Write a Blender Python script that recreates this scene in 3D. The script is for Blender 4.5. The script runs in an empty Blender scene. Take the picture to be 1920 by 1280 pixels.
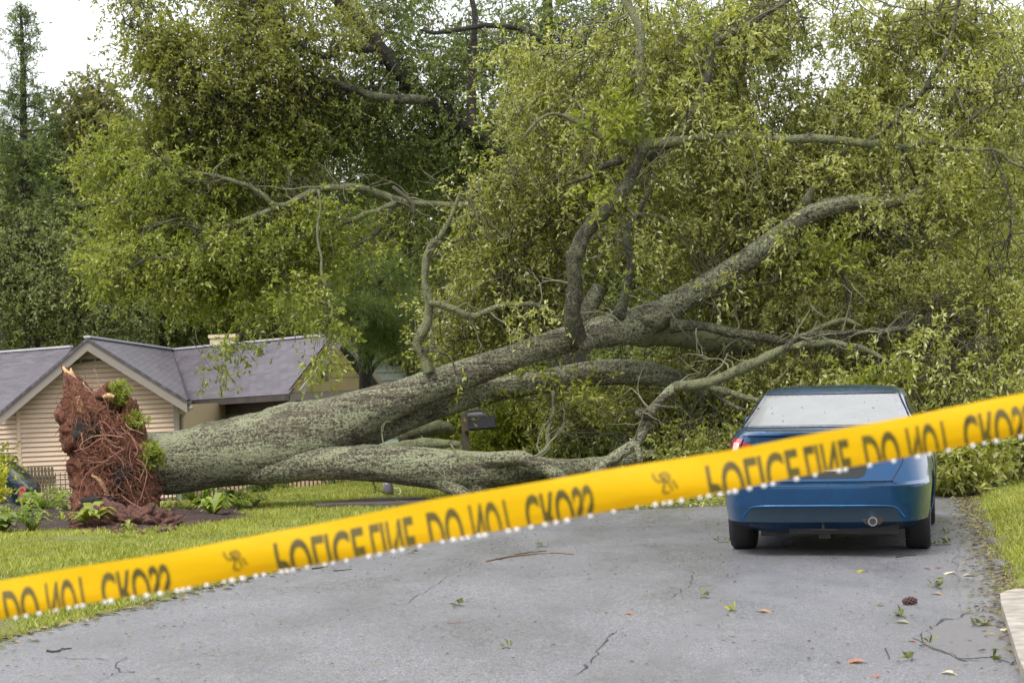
import bpy, bmesh, math, random
import numpy as np
from mathutils import Vector, Matrix, noise as mnoise

# ------------------------------------------------------------------ camera, sky, sun
CAMH, FPX, HORIZ, ROLL = 1.57, 3800.0, 718.0, math.radians(2.3)
PITCH = math.atan((HORIZ - 640) / FPX)
sc = bpy.context.scene
cam_data = bpy.data.cameras.new("camera")
cam = bpy.data.objects.new("camera", cam_data)
sc.collection.objects.link(cam)
RM = Matrix.Rotation(math.pi / 2 + PITCH, 3, 'X') @ Matrix.Rotation(-ROLL, 3, 'Z')
cam.matrix_world = Matrix.Translation((0, 0, CAMH)) @ RM.to_4x4()
cam_data.sensor_width = 36
cam_data.lens = FPX / 1920 * 36
cam_data.clip_start = 0.1
cam_data.clip_end = 2000
cam_data.dof.use_dof = True
cam_data.dof.focus_distance = 21
cam_data.dof.aperture_fstop = 6.3
sc.camera = cam

SUN_EL, SUN_AZ = math.radians(58), math.radians(215)     # azimuth from +Y clockwise: from behind and left of the camera
world = bpy.data.worlds.new("World")
sc.world = world
world.use_nodes = True
wn = world.node_tree
bg = wn.nodes["Background"]
sky = wn.nodes.new("ShaderNodeTexSky")
sky.sky_type = 'NISHITA'
sky.sun_disc = False
sky.sun_elevation = SUN_EL
sky.sun_rotation = SUN_AZ
sky.air_density = 1.0
sky.dust_density = 4.0
mixw = wn.nodes.new("ShaderNodeMix")
mixw.data_type = 'RGBA'
mixw.inputs["Factor"].default_value = 0.86               # thick cloud cover
wn.links.new(sky.outputs[0], mixw.inputs["A"])
# cloud layer: soft variation in brightness
tcw = wn.nodes.new("ShaderNodeTexCoord")
nzw = wn.nodes.new("ShaderNodeTexNoise")
nzw.inputs["Scale"].default_value = 2.2
nzw.inputs["Detail"].default_value = 4
rampw = wn.nodes.new("ShaderNodeValToRGB")
rampw.color_ramp.elements[0].position = 0.35
rampw.color_ramp.elements[0].color = (7.6, 7.8, 8.2, 1)
rampw.color_ramp.elements[1].position = 0.65
rampw.color_ramp.elements[1].color = (9.0, 9.05, 9.2, 1)
wn.links.new(tcw.outputs["Generated"], nzw.inputs["Vector"])
wn.links.new(nzw.outputs["Fac"], rampw.inputs[0])
wn.links.new(rampw.outputs[0], mixw.inputs["B"])
wn.links.new(mixw.outputs["Result"], bg.inputs[0])
bg.inputs[1].default_value = 0.122

sun_d = bpy.data.lights.new("sun", 'SUN')
sun_d.energy = 2.0
sun_d.angle = math.radians(22)
sun_d.color = (1.0, 0.95, 0.86)
sun = bpy.data.objects.new("sun", sun_d)
sc.collection.objects.link(sun)
sdir = Vector((math.sin(SUN_AZ) * math.cos(SUN_EL), math.cos(SUN_AZ) * math.cos(SUN_EL), math.sin(SUN_EL)))
sun.rotation_euler = sdir.to_track_quat('Z', 'Y').to_euler()

sc.view_settings.view_transform = 'Standard'
sc.view_settings.look = 'None'
sc.view_settings.gamma = 1
sc.view_settings.exposure = 0.85
sc.render.engine = 'CYCLES'
sc.cycles.max_bounces = 8
sc.cycles.diffuse_bounces = 5
sc.cycles.volume_bounces = 0
sc.cycles.transparent_max_bounces = 4

# ------------------------------------------------------------------ helpers
rng = np.random.default_rng(7)
random.seed(7)


def at(px, py, Y):
    """world point on the sight line of photo pixel (px, py) at world depth Y"""
    d = RM @ Vector(((px - 960) / FPX, -(py - 640) / FPX, -1))
    return Vector((d.x / d.y * Y, Y, CAMH + d.z / d.y * Y))


def sm(x):
    x = np.clip(x, 0, 1)
    return x * x * (3 - 2 * x)


def tag(o, label=None, cat=None, group=None, kind=None):
    if label: o["label"] = label
    if cat: o["category"] = cat
    if group: o["group"] = group
    if kind: o["kind"] = kind
    return o


def empty(name, loc=(0, 0, 0), rz=0.0):
    o = bpy.data.objects.new(name, None)
    sc.collection.objects.link(o)
    o.location = loc
    o.rotation_euler = (0, 0, rz)
    return o


def link(name, me, mat, parent=None, smooth=False, sharp=None):
    o = bpy.data.objects.new(name, me)
    sc.collection.objects.link(o)
    if mat is not None:
        for m in (mat if isinstance(mat, (list, tuple)) else [mat]):
            me.materials.append(m)
    if smooth:
        me.polygons.foreach_set("use_smooth", np.ones(len(me.polygons), dtype=bool))
        if sharp: me.set_sharp_from_angle(angle=math.radians(sharp))
    if parent is not None:
        o.parent = parent
        # geometry is given in world space for parented pieces of a placed thing
        if parent.get("_world"):
            o.matrix_parent_inverse = parent_matrix(parent).inverted()
    return o


def parent_matrix(p):
    m = Matrix.LocRotScale(p.location, p.rotation_euler, p.scale)
    if p.parent is not None:
        m = parent_matrix(p.parent) @ p.matrix_parent_inverse @ m
    return m


def W(o):
    """mark a thing's empty: its children carry world coordinates"""
    o["_world"] = 1
    return o


class MB:
    """mesh collector"""
    def __init__(s):
        s.v, s.f, s.m = [], [], []

    def quad(s, a, b, c, d, m=0):
        i = len(s.v)
        s.v += [tuple(a), tuple(b), tuple(c), tuple(d)]
        s.f.append((i, i + 1, i + 2, i + 3)); s.m.append(m)

    def poly(s, pts, m=0):
        i = len(s.v)
        s.v += [tuple(p) for p in pts]
        s.f.append(tuple(range(i, i + len(pts)))); s.m.append(m)

    def hexa(s, p, m=0):
        """8 corners: bottom 0-3 counter-clockwise, top 4-7"""
        i = len(s.v)
        s.v += [tuple(q) for q in p]
        for f in ((3, 2, 1, 0), (4, 5, 6, 7), (0, 1, 5, 4), (1, 2, 6, 5), (2, 3, 7, 6), (3, 0, 4, 7)):
            s.f.append(tuple(i + k for k in f)); s.m.append(m)

    def box(s, x0, x1, y0, y1, z0, z1, m=0):
        s.hexa([(x0, y0, z0), (x1, y0, z0), (x1, y1, z0), (x0, y1, z0), (x0, y0, z1), (x1, y0, z1), (x1, y1, z1), (x0, y1, z1)], m)

    def beam(s, a, b, w, h, up=Vector((0, 0, 1)), m=0):
        a, b = Vector(a), Vector(b)
        d = (b - a).normalized()
        sx = d.cross(up).normalized() * w / 2
        sz = sx.cross(d).normalized() * h / 2
        s.hexa([a - sx - sz, a + sx - sz, b + sx - sz, b - sx - sz, a - sx + sz, a + sx + sz, b + sx + sz, b - sx + sz], m)

    def tube(s, pts, rad, seg=8, m=0, cap=True, lump=0.0, ls=3.0, oval=None):
        """tapered tube along points; lump displaces the skin with noise"""
        pts = [Vector(p) for p in pts]
        n = len(pts)
        base = len(s.v)
        t0 = (pts[1] - pts[0]).normalized()
        ref = Vector((0, 0, 1)) if abs(t0.z) < 0.9 else Vector((1, 0, 0))
        u = t0.cross(ref).normalized()
        for i in range(n):
            t = (pts[min(i + 1, n - 1)] - pts[max(i - 1, 0)])
            if t.length < 1e-9: t = t0
            t = t.normalized()
            u = (u - t * u.dot(t)).normalized()
            w = t.cross(u)
            r = rad[i] if hasattr(rad, '__len__') else rad
            for k in range(seg):
                a = 2 * math.pi * k / seg
                q = u * math.cos(a) + w * math.sin(a)
                rr = r
                if lump:
                    p = pts[i] + q * r
                    rr = r * (1 + lump * mnoise.fractal(p * ls, 1.0, 2.0, 3) + lump * .5 * mnoise.noise(p * ls * 4))
                s.v.append(tuple(pts[i] + q * rr))
        for i in range(n - 1):
            for k in range(seg):
                a, b = base + i * seg + k, base + i * seg + (k + 1) % seg
                s.f.append((a, b, b + seg, a + seg)); s.m.append(m)
        if cap:
            s.f.append(tuple(base + k for k in range(seg))[::-1]); s.m.append(m)
            s.f.append(tuple(base + (n - 1) * seg + k for k in range(seg))); s.m.append(m)

    def lathe(s, prof, c, axis='Z', seg=24, m=0):
        """prof: list of (r, h) revolved about an axis through c"""
        base = len(s.v)
        for r, h in prof:
            for k in range(seg):
                a = 2 * math.pi * k / seg
                x, y = r * math.cos(a), r * math.sin(a)
                p = (x, y, h) if axis == 'Z' else ((h, x, y) if axis == 'X' else (x, h, y))
                s.v.append((c[0] + p[0], c[1] + p[1], c[2] + p[2]))
        for i in range(len(prof) - 1):
            for k in range(seg):
                a, b = base + i * seg + k, base + i * seg + (k + 1) % seg
                s.f.append((a, b, b + seg, a + seg)); s.m.append(m)
        s.f.append(tuple(base + k for k in range(seg))[::-1]); s.m.append(m)
        s.f.append(tuple(base + (len(prof) - 1) * seg + k for k in range(seg))); s.m.append(m)

    def mesh(s, name):
        me = bpy.data.meshes.new(name)
        me.from_pydata(s.v, [], s.f)
        if any(s.m): me.polygons.foreach_set("material_index", np.array(s.m, dtype=np.int32))
        me.update()
        return me

    def build(s, name, mat, parent=None, smooth=False, sharp=None):
        return link(name, s.mesh(name), mat, parent, smooth, sharp)


def fast_mesh(name, verts, nper, attrs=None):
    """verts (N*nper,3): N separate n-gons"""
    me = bpy.data.meshes.new(name)
    nv = len(verts); nf = nv // nper
    me.vertices.add(nv); me.loops.add(nv); me.polygons.add(nf)
    me.vertices.foreach_set("co", np.ascontiguousarray(verts, dtype=np.float32).ravel())
    me.loops.foreach_set("vertex_index", np.arange(nv, dtype=np.int32))
    me.polygons.foreach_set("loop_start", np.arange(0, nv, nper, dtype=np.int32))
    me.polygons.foreach_set("loop_total", np.full(nf, nper, dtype=np.int32))
    me.update(calc_edges=True)
    for k, v in (attrs or {}).items():
        a = me.attributes.new(k, 'FLOAT', 'FACE')
        a.data.foreach_set("value", np.ascontiguousarray(v, dtype=np.float32))
    return me


def catmull(P, k=6):
    """P: list of tuples (any dims) -> smooth dense samples"""
    P = [np.array(p, float) for p in P]
    out = []
    n = len(P)
    for i in range(n - 1):
        p0 = P[i - 1] if i else P[0] * 2 - P[1]
        p1, p2 = P[i], P[i + 1]
        p3 = P[i + 2] if i + 2 < n else P[-1] * 2 - P[-2]
        for j in range(k):
            t = j / k
            out.append(0.5 * ((2 * p1) + (-p0 + p2) * t + (2 * p0 - 5 * p1 + 4 * p2 - p3) * t * t + (-p0 + 3 * p1 - 3 * p2 + p3) * t ** 3))
    out.append(P[-1])
    return out


# ------------------------------------------------------------------ materials
def nmat(name):
    m = bpy.data.materials.new(name)
    m.use_nodes = True
    nt = m.node_tree
    return m, nt, nt.nodes["Principled BSDF"]


def N(nt, typ, **kw):
    n = nt.nodes.new(typ)
    for k, v in kw.items():
        if k.startswith('i_'):
            key = k[2:].replace('_', ' ')
            n.inputs[key].default_value = v
        else:
            setattr(n, k, v)
    return n


def ramp(nt, src, stops, interp='LINEAR'):
    r = nt.nodes.new("ShaderNodeValToRGB")
    r.color_ramp.interpolation = interp
    e = r.color_ramp.elements
    while len(e) < len(stops): e.new(0.5)
    for el, (p, c) in zip(e, stops):
        el.position = p
        el.color = (c[0], c[1], c[2], 1) if hasattr(c, '__len__') else (c, c, c, 1)
    nt.links.new(src, r.inputs[0])
    return r.outputs[0]


def noise_tex(nt, scale, detail=4, rough=0.55, coord=None, dist=0.0):
    n = nt.nodes.new("ShaderNodeTexNoise")
    n.inputs["Scale"].default_value = scale
    n.inputs["Detail"].default_value = detail
    n.inputs["Roughness"].default_value = rough
    n.inputs["Distortion"].default_value = dist
    if coord is not None: nt.links.new(coord, n.inputs["Vector"])
    return n.outputs["Fac"]


def gcoord(nt, scale=(1, 1, 1)):
    g = nt.nodes.new("ShaderNodeNewGeometry")
    if scale == (1, 1, 1): return g.outputs["Position"]
    m = nt.nodes.new("ShaderNodeMapping")
    m.inputs["Scale"].default_value = scale
    nt.links.new(g.outputs["Position"], m.inputs[0])
    return m.outputs[0]


def ocoord(nt, scale=(1, 1, 1)):
    g = nt.nodes.new("ShaderNodeTexCoord")
    m = nt.nodes.new("ShaderNodeMapping")
    m.inputs["Scale"].default_value = scale
    nt.links.new(g.outputs["Object"], m.inputs[0])
    return m.outputs[0]


def mixc(nt, fac, a, b, mode='MIX'):
    m = nt.nodes.new("ShaderNodeMix")
    m.data_type = 'RGBA'; m.blend_type = mode
    for key, v in (("Factor", fac), ("A", a), ("B", b)):
        if isinstance(v, bpy.types.NodeSocket): nt.links.new(v, m.inputs[key])
        elif key == "Factor": m.inputs[key].default_value = v
        else: m.inputs[key].default_value = (v[0], v[1], v[2], 1)
    return m.outputs["Result"]


def bump(nt, bs, h, strength=0.5, dist=0.02):
    b = nt.nodes.new("ShaderNodeBump")
    b.inputs["Strength"].default_value = strength
    b.inputs["Distance"].default_value = dist
    nt.links.new(h, b.inputs["Height"])
    nt.links.new(b.outputs[0], bs.inputs["Normal"])
    return b


def simple(name, col, rough=0.6, metal=0.0, var=0.12, scale=6.0, bmp=0.0, spec=0.5, coat=0.0):
    m, nt, bs = nmat(name)
    f = noise_tex(nt, scale, 5, coord=gcoord(nt))
    a = tuple(c * (1 - var) for c in col); b = tuple(min(1, c * (1 + var)) for c in col)
    nt.links.new(ramp(nt, f, [(0.3, a), (0.7, b)]), bs.inputs["Base Color"])
    bs.inputs["Roughness"].default_value = rough
    bs.inputs["Metallic"].default_value = metal
    bs.inputs["Specular IOR Level"].default_value = spec
    bs.inputs["Coat Weight"].default_value = coat
    if bmp: bump(nt, bs, noise_tex(nt, scale * 8, 4, coord=gcoord(nt)), bmp, 0.01)
    return m


def leaf_mat(name, cols, trans=0.45, rough=0.42, tcol=1.5):
    """cols: dark, mid, bright leaf colours; attribute rnd varies by leaf, clump by twig group"""
    m, nt, bs = nmat(name)
    ar = N(nt, "ShaderNodeAttribute", attribute_name="rnd")
    ac = N(nt, "ShaderNodeAttribute", attribute_name="clump")
    mx = N(nt, "ShaderNodeMath", operation='MULTIPLY_ADD')
    mx.inputs[1].default_value = 0.55
    nt.links.new(ar.outputs["Fac"], mx.inputs[0])
    m2 = N(nt, "ShaderNodeMath", operation='MULTIPLY'); m2.inputs[1].default_value = 0.45
    nt.links.new(ac.outputs["Fac"], m2.inputs[0])
    nt.links.new(m2.outputs[0], mx.inputs[2])
    n = len(cols)
    col = ramp(nt, mx.outputs[0], [(0.12 + 0.76 * i / (n - 1), c) for i, c in enumerate(cols)])
    nt.links.new(col, bs.inputs["Base Color"])
    bs.inputs["Roughness"].default_value = rough
    bs.inputs["Specular IOR Level"].default_value = 0.5
    tr = N(nt, "ShaderNodeBsdfTranslucent")
    tc = mixc(nt, 1.0, col, (tcol * .95, tcol, tcol * .45), 'MULTIPLY')
    nt.links.new(tc, tr.inputs[0])
    ms = N(nt, "ShaderNodeMixShader"); ms.inputs[0].default_value = trans
    nt.links.new(bs.outputs[0], ms.inputs[1]); nt.links.new(tr.outputs[0], ms.inputs[2])
    nt.links.new(ms.outputs[0], nt.nodes["Material Output"].inputs[0])
    return m


def bark_mat(name, dark, mid, lichen, amount=0.5, scale=1.0, moss=(0.10, 0.13, 0.03), stretch=(1, 1, 1)):
    m, nt, bs = nmat(name)
    g = gcoord(nt, stretch)
    ridg = noise_tex(nt, 26 * scale, 6, 0.65, g, 0.4)
    col = ramp(nt, ridg, [(0.36, dark), (0.6, mid)])
    l1 = noise_tex(nt, 3.6 * scale, 4, 0.65, g, .6)
    l2 = noise_tex(nt, 30 * scale, 4, 0.7, gcoord(nt))
    ad = N(nt, "ShaderNodeMath", operation='MULTIPLY_ADD'); ad.inputs[1].default_value = 0.45
    nt.links.new(l1, ad.inputs[0])
    m2 = N(nt, "ShaderNodeMath", operation='MULTIPLY'); m2.inputs[1].default_value = 0.62
    nt.links.new(l2, m2.inputs[0]); nt.links.new(m2.outputs[0], ad.inputs[2])
    th = 0.64 - 0.18 * amount
    mask = ramp(nt, ad.outputs[0], [(th - .01, 0.0), (th + 0.09, 0.78)])
    lv = ramp(nt, noise_tex(nt, 60 * scale, 3, 0.6, gcoord(nt)), [(0.3, tuple(c * .55 for c in lichen)), (0.7, lichen)])
    col = mixc(nt, mask, col, lv)
    # moss cushions, larger soft patches
    mm = ramp(nt, noise_tex(nt, 1.7 * scale, 5, 0.7, gcoord(nt)), [(0.60, 0.0), (0.74, 0.65)])
    col = mixc(nt, mm, col, moss)
    nt.links.new(col, bs.inputs["Base Color"])
    bs.inputs["Roughness"].default_value = 0.8
    bs.inputs["Specular IOR Level"].default_value = 0.3
    hh = N(nt, "ShaderNodeMath", operation='ADD')
    nt.links.new(ridg, hh.inputs[0]); nt.links.new(l2, hh.inputs[1])
    bump(nt, bs, hh.outputs[0], 1.0, 0.05)
    return m


M = {}
M['bark'] = bark_mat('lichen bark', (0.018, 0.015, 0.011), (0.150, 0.130, 0.092), (0.44, 0.47, 0.29), 0.74, stretch=(.22, 1, 1.3))
M['bark_green'] = bark_mat('green limb bark', (0.03, 0.028, 0.018), (0.13, 0.12, 0.07), (0.36, 0.39, 0.20), 0.95, 1.9)
M['bark_dark'] = bark_mat('dark limb bark', (0.018, 0.015, 0.011), (0.085, 0.074, 0.052), (0.27, 0.30, 0.17), 0.62, 1.4)
M['bark_back'] = bark_mat('standing trunk bark', (0.014, 0.013, 0.011), (0.055, 0.050, 0.040), (0.14, 0.16, 0.09), 0.1, 1.0)
M['twig'] = simple('twig', (0.048, 0.045, 0.026), 0.8)
M['twig_dark'] = simple('dark twig', (0.03, 0.026, 0.018), 0.8)
M['twiglimb'] = simple('lichen twig', (.13, .125, .075), .8, var=.4, scale=12)
M['wood'] = simple('torn wood', (0.52, 0.33, 0.17), 0.7, var=0.4, scale=14, bmp=.5)
M['leaf_fallen'] = leaf_mat('wet oak leaves', [(0.15, 0.165, 0.028), (0.265, 0.28, 0.060), (0.385, 0.39, 0.13), (0.56, 0.57, 0.31)], rough=.34, tcol=1.5)
M['leaf_fresh'] = leaf_mat('fresh green leaves', [(0.12, 0.155, 0.02), (0.24, 0.27, 0.035), (0.36, 0.37, 0.08)], rough=.4, tcol=1.3)
M['leaf_olive'] = leaf_mat('olive oak leaves', [(0.12, 0.135, 0.026), (0.22, 0.235, 0.050), (0.35, 0.345, 0.11)])
M['leaf_lime'] = leaf_mat('yellow green oak leaves', [(0.125, 0.16, 0.026), (0.235, 0.27, 0.046), (0.37, 0.385, 0.10)])
M['leaf_deep'] = leaf_mat('deep green leaves', [(0.075, 0.105, 0.030), (0.155, 0.195, 0.058), (0.27, 0.30, 0.12)])
M['leaf_grey'] = leaf_mat('grey green leaves', [(0.10, 0.125, 0.04), (0.19, 0.22, 0.08), (0.31, 0.33, 0.15)])
M['leaf_magnolia'] = leaf_mat('leathery leaves', [(0.08, 0.09, 0.03), (0.17, 0.18, 0.06), (0.36, 0.31, 0.14)])
M['leaf_wood'] = leaf_mat('far wood leaves', [(0.09, 0.105, 0.026), (0.17, 0.19, 0.045), (0.28, 0.29, 0.085)])
M['leaf_yellow'] = leaf_mat('golden leaves', [(0.216, 0.216, 0.024), (0.408, 0.396, 0.036), (0.600, 0.564, 0.096)], rough=.4)
M['leaf_fern'] = leaf_mat('fern fronds', [(0.096, 0.156, 0.024), (0.192, 0.264, 0.036), (0.384, 0.408, 0.108)])
M['needle'] = leaf_mat('pine needles', [(0.07, 0.10, 0.03), (0.13, 0.175, 0.055), (0.20, 0.245, 0.085)])
M['grass'] = leaf_mat('grass blades', [(0.11, 0.13, 0.024), (0.24, 0.265, 0.038), (0.43, 0.43, 0.10)], trans=.3, rough=.5)

# ground
m, nt, bs = nmat('lawn soil')
f1 = noise_tex(nt, 1.3, 6, .6, gcoord(nt)); f2 = noise_tex(nt, 40, 4, .7, gcoord(nt))
c = ramp(nt, f2, [(.3, (.08, .085, .022)), (.55, (.17, .20, .030)), (.75, (.28, .29, .06))])
c = mixc(nt, ramp(nt, f1, [(.5, 0.0), (.64, .8)]), c, (.13, .105, .055))
nt.links.new(c, bs.inputs["Base Color"]); bs.inputs["Roughness"].default_value = .9
bump(nt, bs, f2, .8, .03)
M['ground'] = m
m, nt, bs = nmat('wet asphalt')
f1 = noise_tex(nt, .55, 5, .6, gcoord(nt, (1, .5, 1))); f2 = noise_tex(nt, 95, 4, .8, gcoord(nt)); f3 = noise_tex(nt, 75, 2, .6, gcoord(nt))
c = ramp(nt, f2, [(.37, (.026, .026, .030)), (.5, (.122, .122, .134)), (.63, (.35, .348, .368))])
c = mixc(nt, ramp(nt, f1, [(.40, 0.0), (.62, .5)]), c, (.088, .088, .098))
sp = ramp(nt, noise_tex(nt, 55, 1, .4, gcoord(nt)), [(.69, 0.0), (.73, .7)])
c = mixc(nt, sp, c, (.42, .41, .40))
nt.links.new(c, bs.inputs["Base Color"])
nt.links.new(ramp(nt, noise_tex(nt, 1.1, 4, .6, gcoord(nt, (1, .4, 1))), [(.38, .27), (.62, .52)]), bs.inputs["Roughness"])
bump(nt, bs, f2, .55, .008)
M['asphalt'] = m
m, nt, bs = nmat('dark patched asphalt')
f2 = noise_tex(nt, 150, 4, .7, gcoord(nt))
nt.links.new(ramp(nt, f2, [(.3, (.06, .058, .06)), (.7, (.19, .182, .186))]), bs.inputs["Base Color"])
bs.inputs["Roughness"].default_value = .5; bump(nt, bs, f2, .6, .01)
M['patch'] = m
M['crack'] = simple('open crack', (.035, .033, .035), .9)
M['concrete'] = simple('kerb concrete', (.27, .245, .21), .85, var=.35, scale=7, bmp=.5)
M['stone'] = simple('kerb stone', (.11, .105, .105), .8, var=.35, scale=12, bmp=.6)
m, nt, bs = nmat('mulch')
f2 = noise_tex(nt, 36, 6, .75, gcoord(nt), .8)
nt.links.new(ramp(nt, f2, [(.35, (.020, .011, .010)), (.55, (.075, .040, .034)), (.75, (.17, .10, .08))]), bs.inputs["Base Color"])
bs.inputs["Roughness"].default_value = .9; bump(nt, bs, f2, 1, .06)
M['mulch'] = m
def clay(name, cols, sc_=9):
    m, nt, bs = nmat(name)
    f1 = noise_tex(nt, sc_, 8, .72, gcoord(nt), .7); f2 = noise_tex(nt, 45, 5, .7, gcoord(nt, (1, 1, .5)), 1.0)
    c = ramp(nt, f2, [(.3, cols[0]), (.5, cols[1]), (.72, cols[2])])
    c = mixc(nt, ramp(nt, f1, [(.50, 0.0), (.60, .85)]), c, cols[3])
    c = mixc(nt, ramp(nt, noise_tex(nt, 4.5, 7, .75, gcoord(nt, (1.6, 1, .8)), 1.2), [(.60, 0.0), (.64, .9)]), c, cols[4])
    nt.links.new(c, bs.inputs["Base Color"]); bs.inputs["Roughness"].default_value = .85
    bump(nt, bs, f2, 1, .06)
    return m
M['clay'] = clay('red clay', [(.035, .014, .010), (.20, .064, .032), (.38, .15, .08), (.035, .019, .013), (.46, .28, .13)])
M['clay2'] = clay('clay spoil', [(.05, .022, .016), (.17, .07, .05), (.30, .14, .10), (.05, .03, .022), (.15, .08, .06)])
M['black_soil'] = simple('black soil', (.022, .018, .016), .9, var=.6, scale=30, bmp=1)
M['root'] = simple('red root', (.20, .085, .055), .7, var=.35, scale=20)
M['root_pale'] = simple('pale root', (.30, .18, .11), .7, var=.3, scale=20)

# house
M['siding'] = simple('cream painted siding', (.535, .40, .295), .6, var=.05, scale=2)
M['lap_shadow'] = simple('dark lap shadow lines', (.05, .04, .03), .9)  # dark colour stands in for the shadow lines between boards
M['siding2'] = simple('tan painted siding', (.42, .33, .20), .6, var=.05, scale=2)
M['trim'] = simple('taupe trim', (.235, .205, .185), .55, var=.05, scale=3)
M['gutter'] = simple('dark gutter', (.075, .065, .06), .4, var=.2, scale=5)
M['beam'] = simple('porch beam', (.27, .26, .21), .6, var=.1, scale=3)
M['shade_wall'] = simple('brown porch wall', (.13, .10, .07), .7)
m, nt, bs = nmat('roof shingles')
tc = nt.nodes.new("ShaderNodeUVMap")
br = N(nt, "ShaderNodeTexBrick", i_Scale=1.0, i_Mortar_Size=.012, i_Brick_Width=.32, i_Row_Height=.135, i_Bias=0.0)
br.inputs["Color1"].default_value = (.050, .042, .055, 1); br.inputs["Color2"].default_value = (.100, .087, .106, 1)
br.inputs["Mortar"].default_value = (.03, .026, .03, 1)
nt.links.new(tc.outputs[0], br.inputs["Vector"])
c = mixc(nt, ramp(nt, noise_tex(nt, .9, 6, .7, gcoord(nt)), [(.35, 0.0), (.7, .5)]), br.outputs[0], (.125, .115, .135))
nt.links.new(c, bs.inputs["Base Color"]); bs.inputs["Roughness"].default_value = .55
bump(nt, bs, br.outputs["Fac"], -.6, .02)
M['shingle'] = m
M['ridge'] = simple('ridge cap', (.42, .42, .45), .55, var=.1)
M['vent'] = simple('louvre', (.055, .045, .045), .6)
M['paleblue'] = simple('pale green siding', (.27, .31, .26), .6, var=.06)
M['chimney'] = simple('cream chimney brick', (.55, .47, .30), .8, var=.2, scale=25)
M['brick'] = simple('buff brick', (.36, .25, .16), .8, var=.25, scale=18)
M['picket'] = simple('weathered picket', (.125, .095, .060), .85, var=.35, scale=18, bmp=.4)
M['iron'] = simple('black iron', (.022, .020, .022), .5)
M['graypost'] = simple('grey post', (.16, .17, .19), .6)
M['mailbox'] = simple('mailbox paint', (.018, .018, .026), .35, var=.25, scale=9)
M['postwood'] = simple('post wood', (.075, .06, .038), .8, var=.3, scale=12)
M['pot'] = simple('grey glazed pot', (.13, .12, .145), .35, var=.2)
M['whitestuff'] = simple('white plastic', (.42, .41, .39), .5)
M['cone'] = simple('pine cone scales', (.075, .035, .035), .7, var=.4, scale=60)

# car
def paint(name, col, rough=.28):
    m, nt, bs = nmat(name)
    f = noise_tex(nt, 420, 2, .6, ocoord(nt))       # rain beads and metallic flake
    g = noise_tex(nt, 3, 5, .6, ocoord(nt))
    nt.links.new(ramp(nt, g, [(.3, tuple(c * .82 for c in col)), (.75, tuple(c * 1.12 for c in col))]), bs.inputs["Base Color"])
    bs.inputs["Metallic"].default_value = .55
    nt.links.new(ramp(nt, g, [(.3, rough), (.7, rough + .12)]), bs.inputs["Roughness"])
    bs.inputs["Coat Weight"].default_value = .6; bs.inputs["Coat Roughness"].default_value = .06
    bump(nt, bs, f, .12, .002)
    return m
M['paint'] = paint('wet blue paint', (.0018, .057, .160), .2)
M['paint_suv'] = paint('dark teal paint', (.008, .022, .034))
m, nt, bs = nmat('glass with painted sky reflection')
f = noise_tex(nt, 300, 2, .6, ocoord(nt)); g = noise_tex(nt, 4, 6, .7, ocoord(nt))
nt.links.new(ramp(nt, g, [(.3, (.15, .16, .158)), (.7, (.19, .20, .197))]), bs.inputs["Base Color"])  # pale base colour stands in for white sky reflected in the glass
bs.inputs["Roughness"].default_value = .16; bs.inputs["Specular IOR Level"].default_value = .8; bump(nt, bs, f, .1, .002)
M['sky_glass'] = m
m, nt, bs = nmat('window border')
g = noise_tex(nt, 30, 6, .8, ocoord(nt))
nt.links.new(ramp(nt, g, [(.35, (.10, .10, .12)), (.65, (.28, .28, .30))]), bs.inputs["Base Color"])
bs.inputs["Roughness"].default_value = .18
M['winborder'] = m
M['glass'] = simple('tinted glass', (.014, .017, .017), .12, spec=.4)
M['rubber'] = simple('tyre rubber', (.012, .012, .013), .7, var=.25, scale=30, bmp=.3)
M['rim'] = simple('alloy rim', (.35, .36, .38), .3, metal=.8)
M['black'] = simple('black plastic', (.012, .013, .015), .5)
M['underbody'] = simple('underbody', (.018, .017, .017), .7, var=.4, scale=15)
M['seam'] = simple('panel gap', (.006, .008, .012), .6)
M['chrome'] = simple('chrome', (.75, .77, .8), .12, metal=1.0)
M['steel'] = simple('exhaust steel', (.07, .06, .045), .35, metal=.9, var=.3, scale=20)
M['red'] = simple('red lamp lens', (.42, .02, .035), .12, spec=.8, coat=.5)
M['clear'] = simple('clear lamp lens', (.80, .62, .62), .12, spec=.8, coat=.5)
M['plate'] = simple('number plate', (.55, .57, .55), .4)

# tape
m, nt, bs = nmat('yellow barrier plastic')
f = noise_tex(nt, 9, 4, .6, gcoord(nt))
nt.links.new(ramp(nt, f, [(.3, (.66, .41, .001)), (.7, (.72, .455, .002))]), bs.inputs["Base Color"])
bs.inputs["Roughness"].default_value = .45; bs.inputs["Specular IOR Level"].default_value = .25
tr = N(nt, "ShaderNodeBsdfTranslucent"); tr.inputs[0].default_value = (.78, .42, .004, 1)
ms = N(nt, "ShaderNodeMixShader"); ms.inputs[0].default_value = .35
nt.links.new(bs.outputs[0], ms.inputs[1]); nt.links.new(tr.outputs[0], ms.inputs[2]); nt.links.new(ms.outputs[0], nt.nodes["Material Output"].inputs[0])
bump(nt, bs, noise_tex(nt, 14, 3, .5, gcoord(nt, (1, 1, 3))), .25, .006)
M['tape'] = m
M['ink'] = simple('tape print', (.085, .064, .002), .5, var=.3, scale=20)
m, nt, bs = nmat('water')
bs.inputs["Base Color"].default_value = (.96, .97, 1, 1); bs.inputs["Roughness"].default_value = .15
bs.inputs["Transmission Weight"].default_value = .55; bs.inputs["IOR"].default_value = 1.33
M['water'] = m

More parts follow.
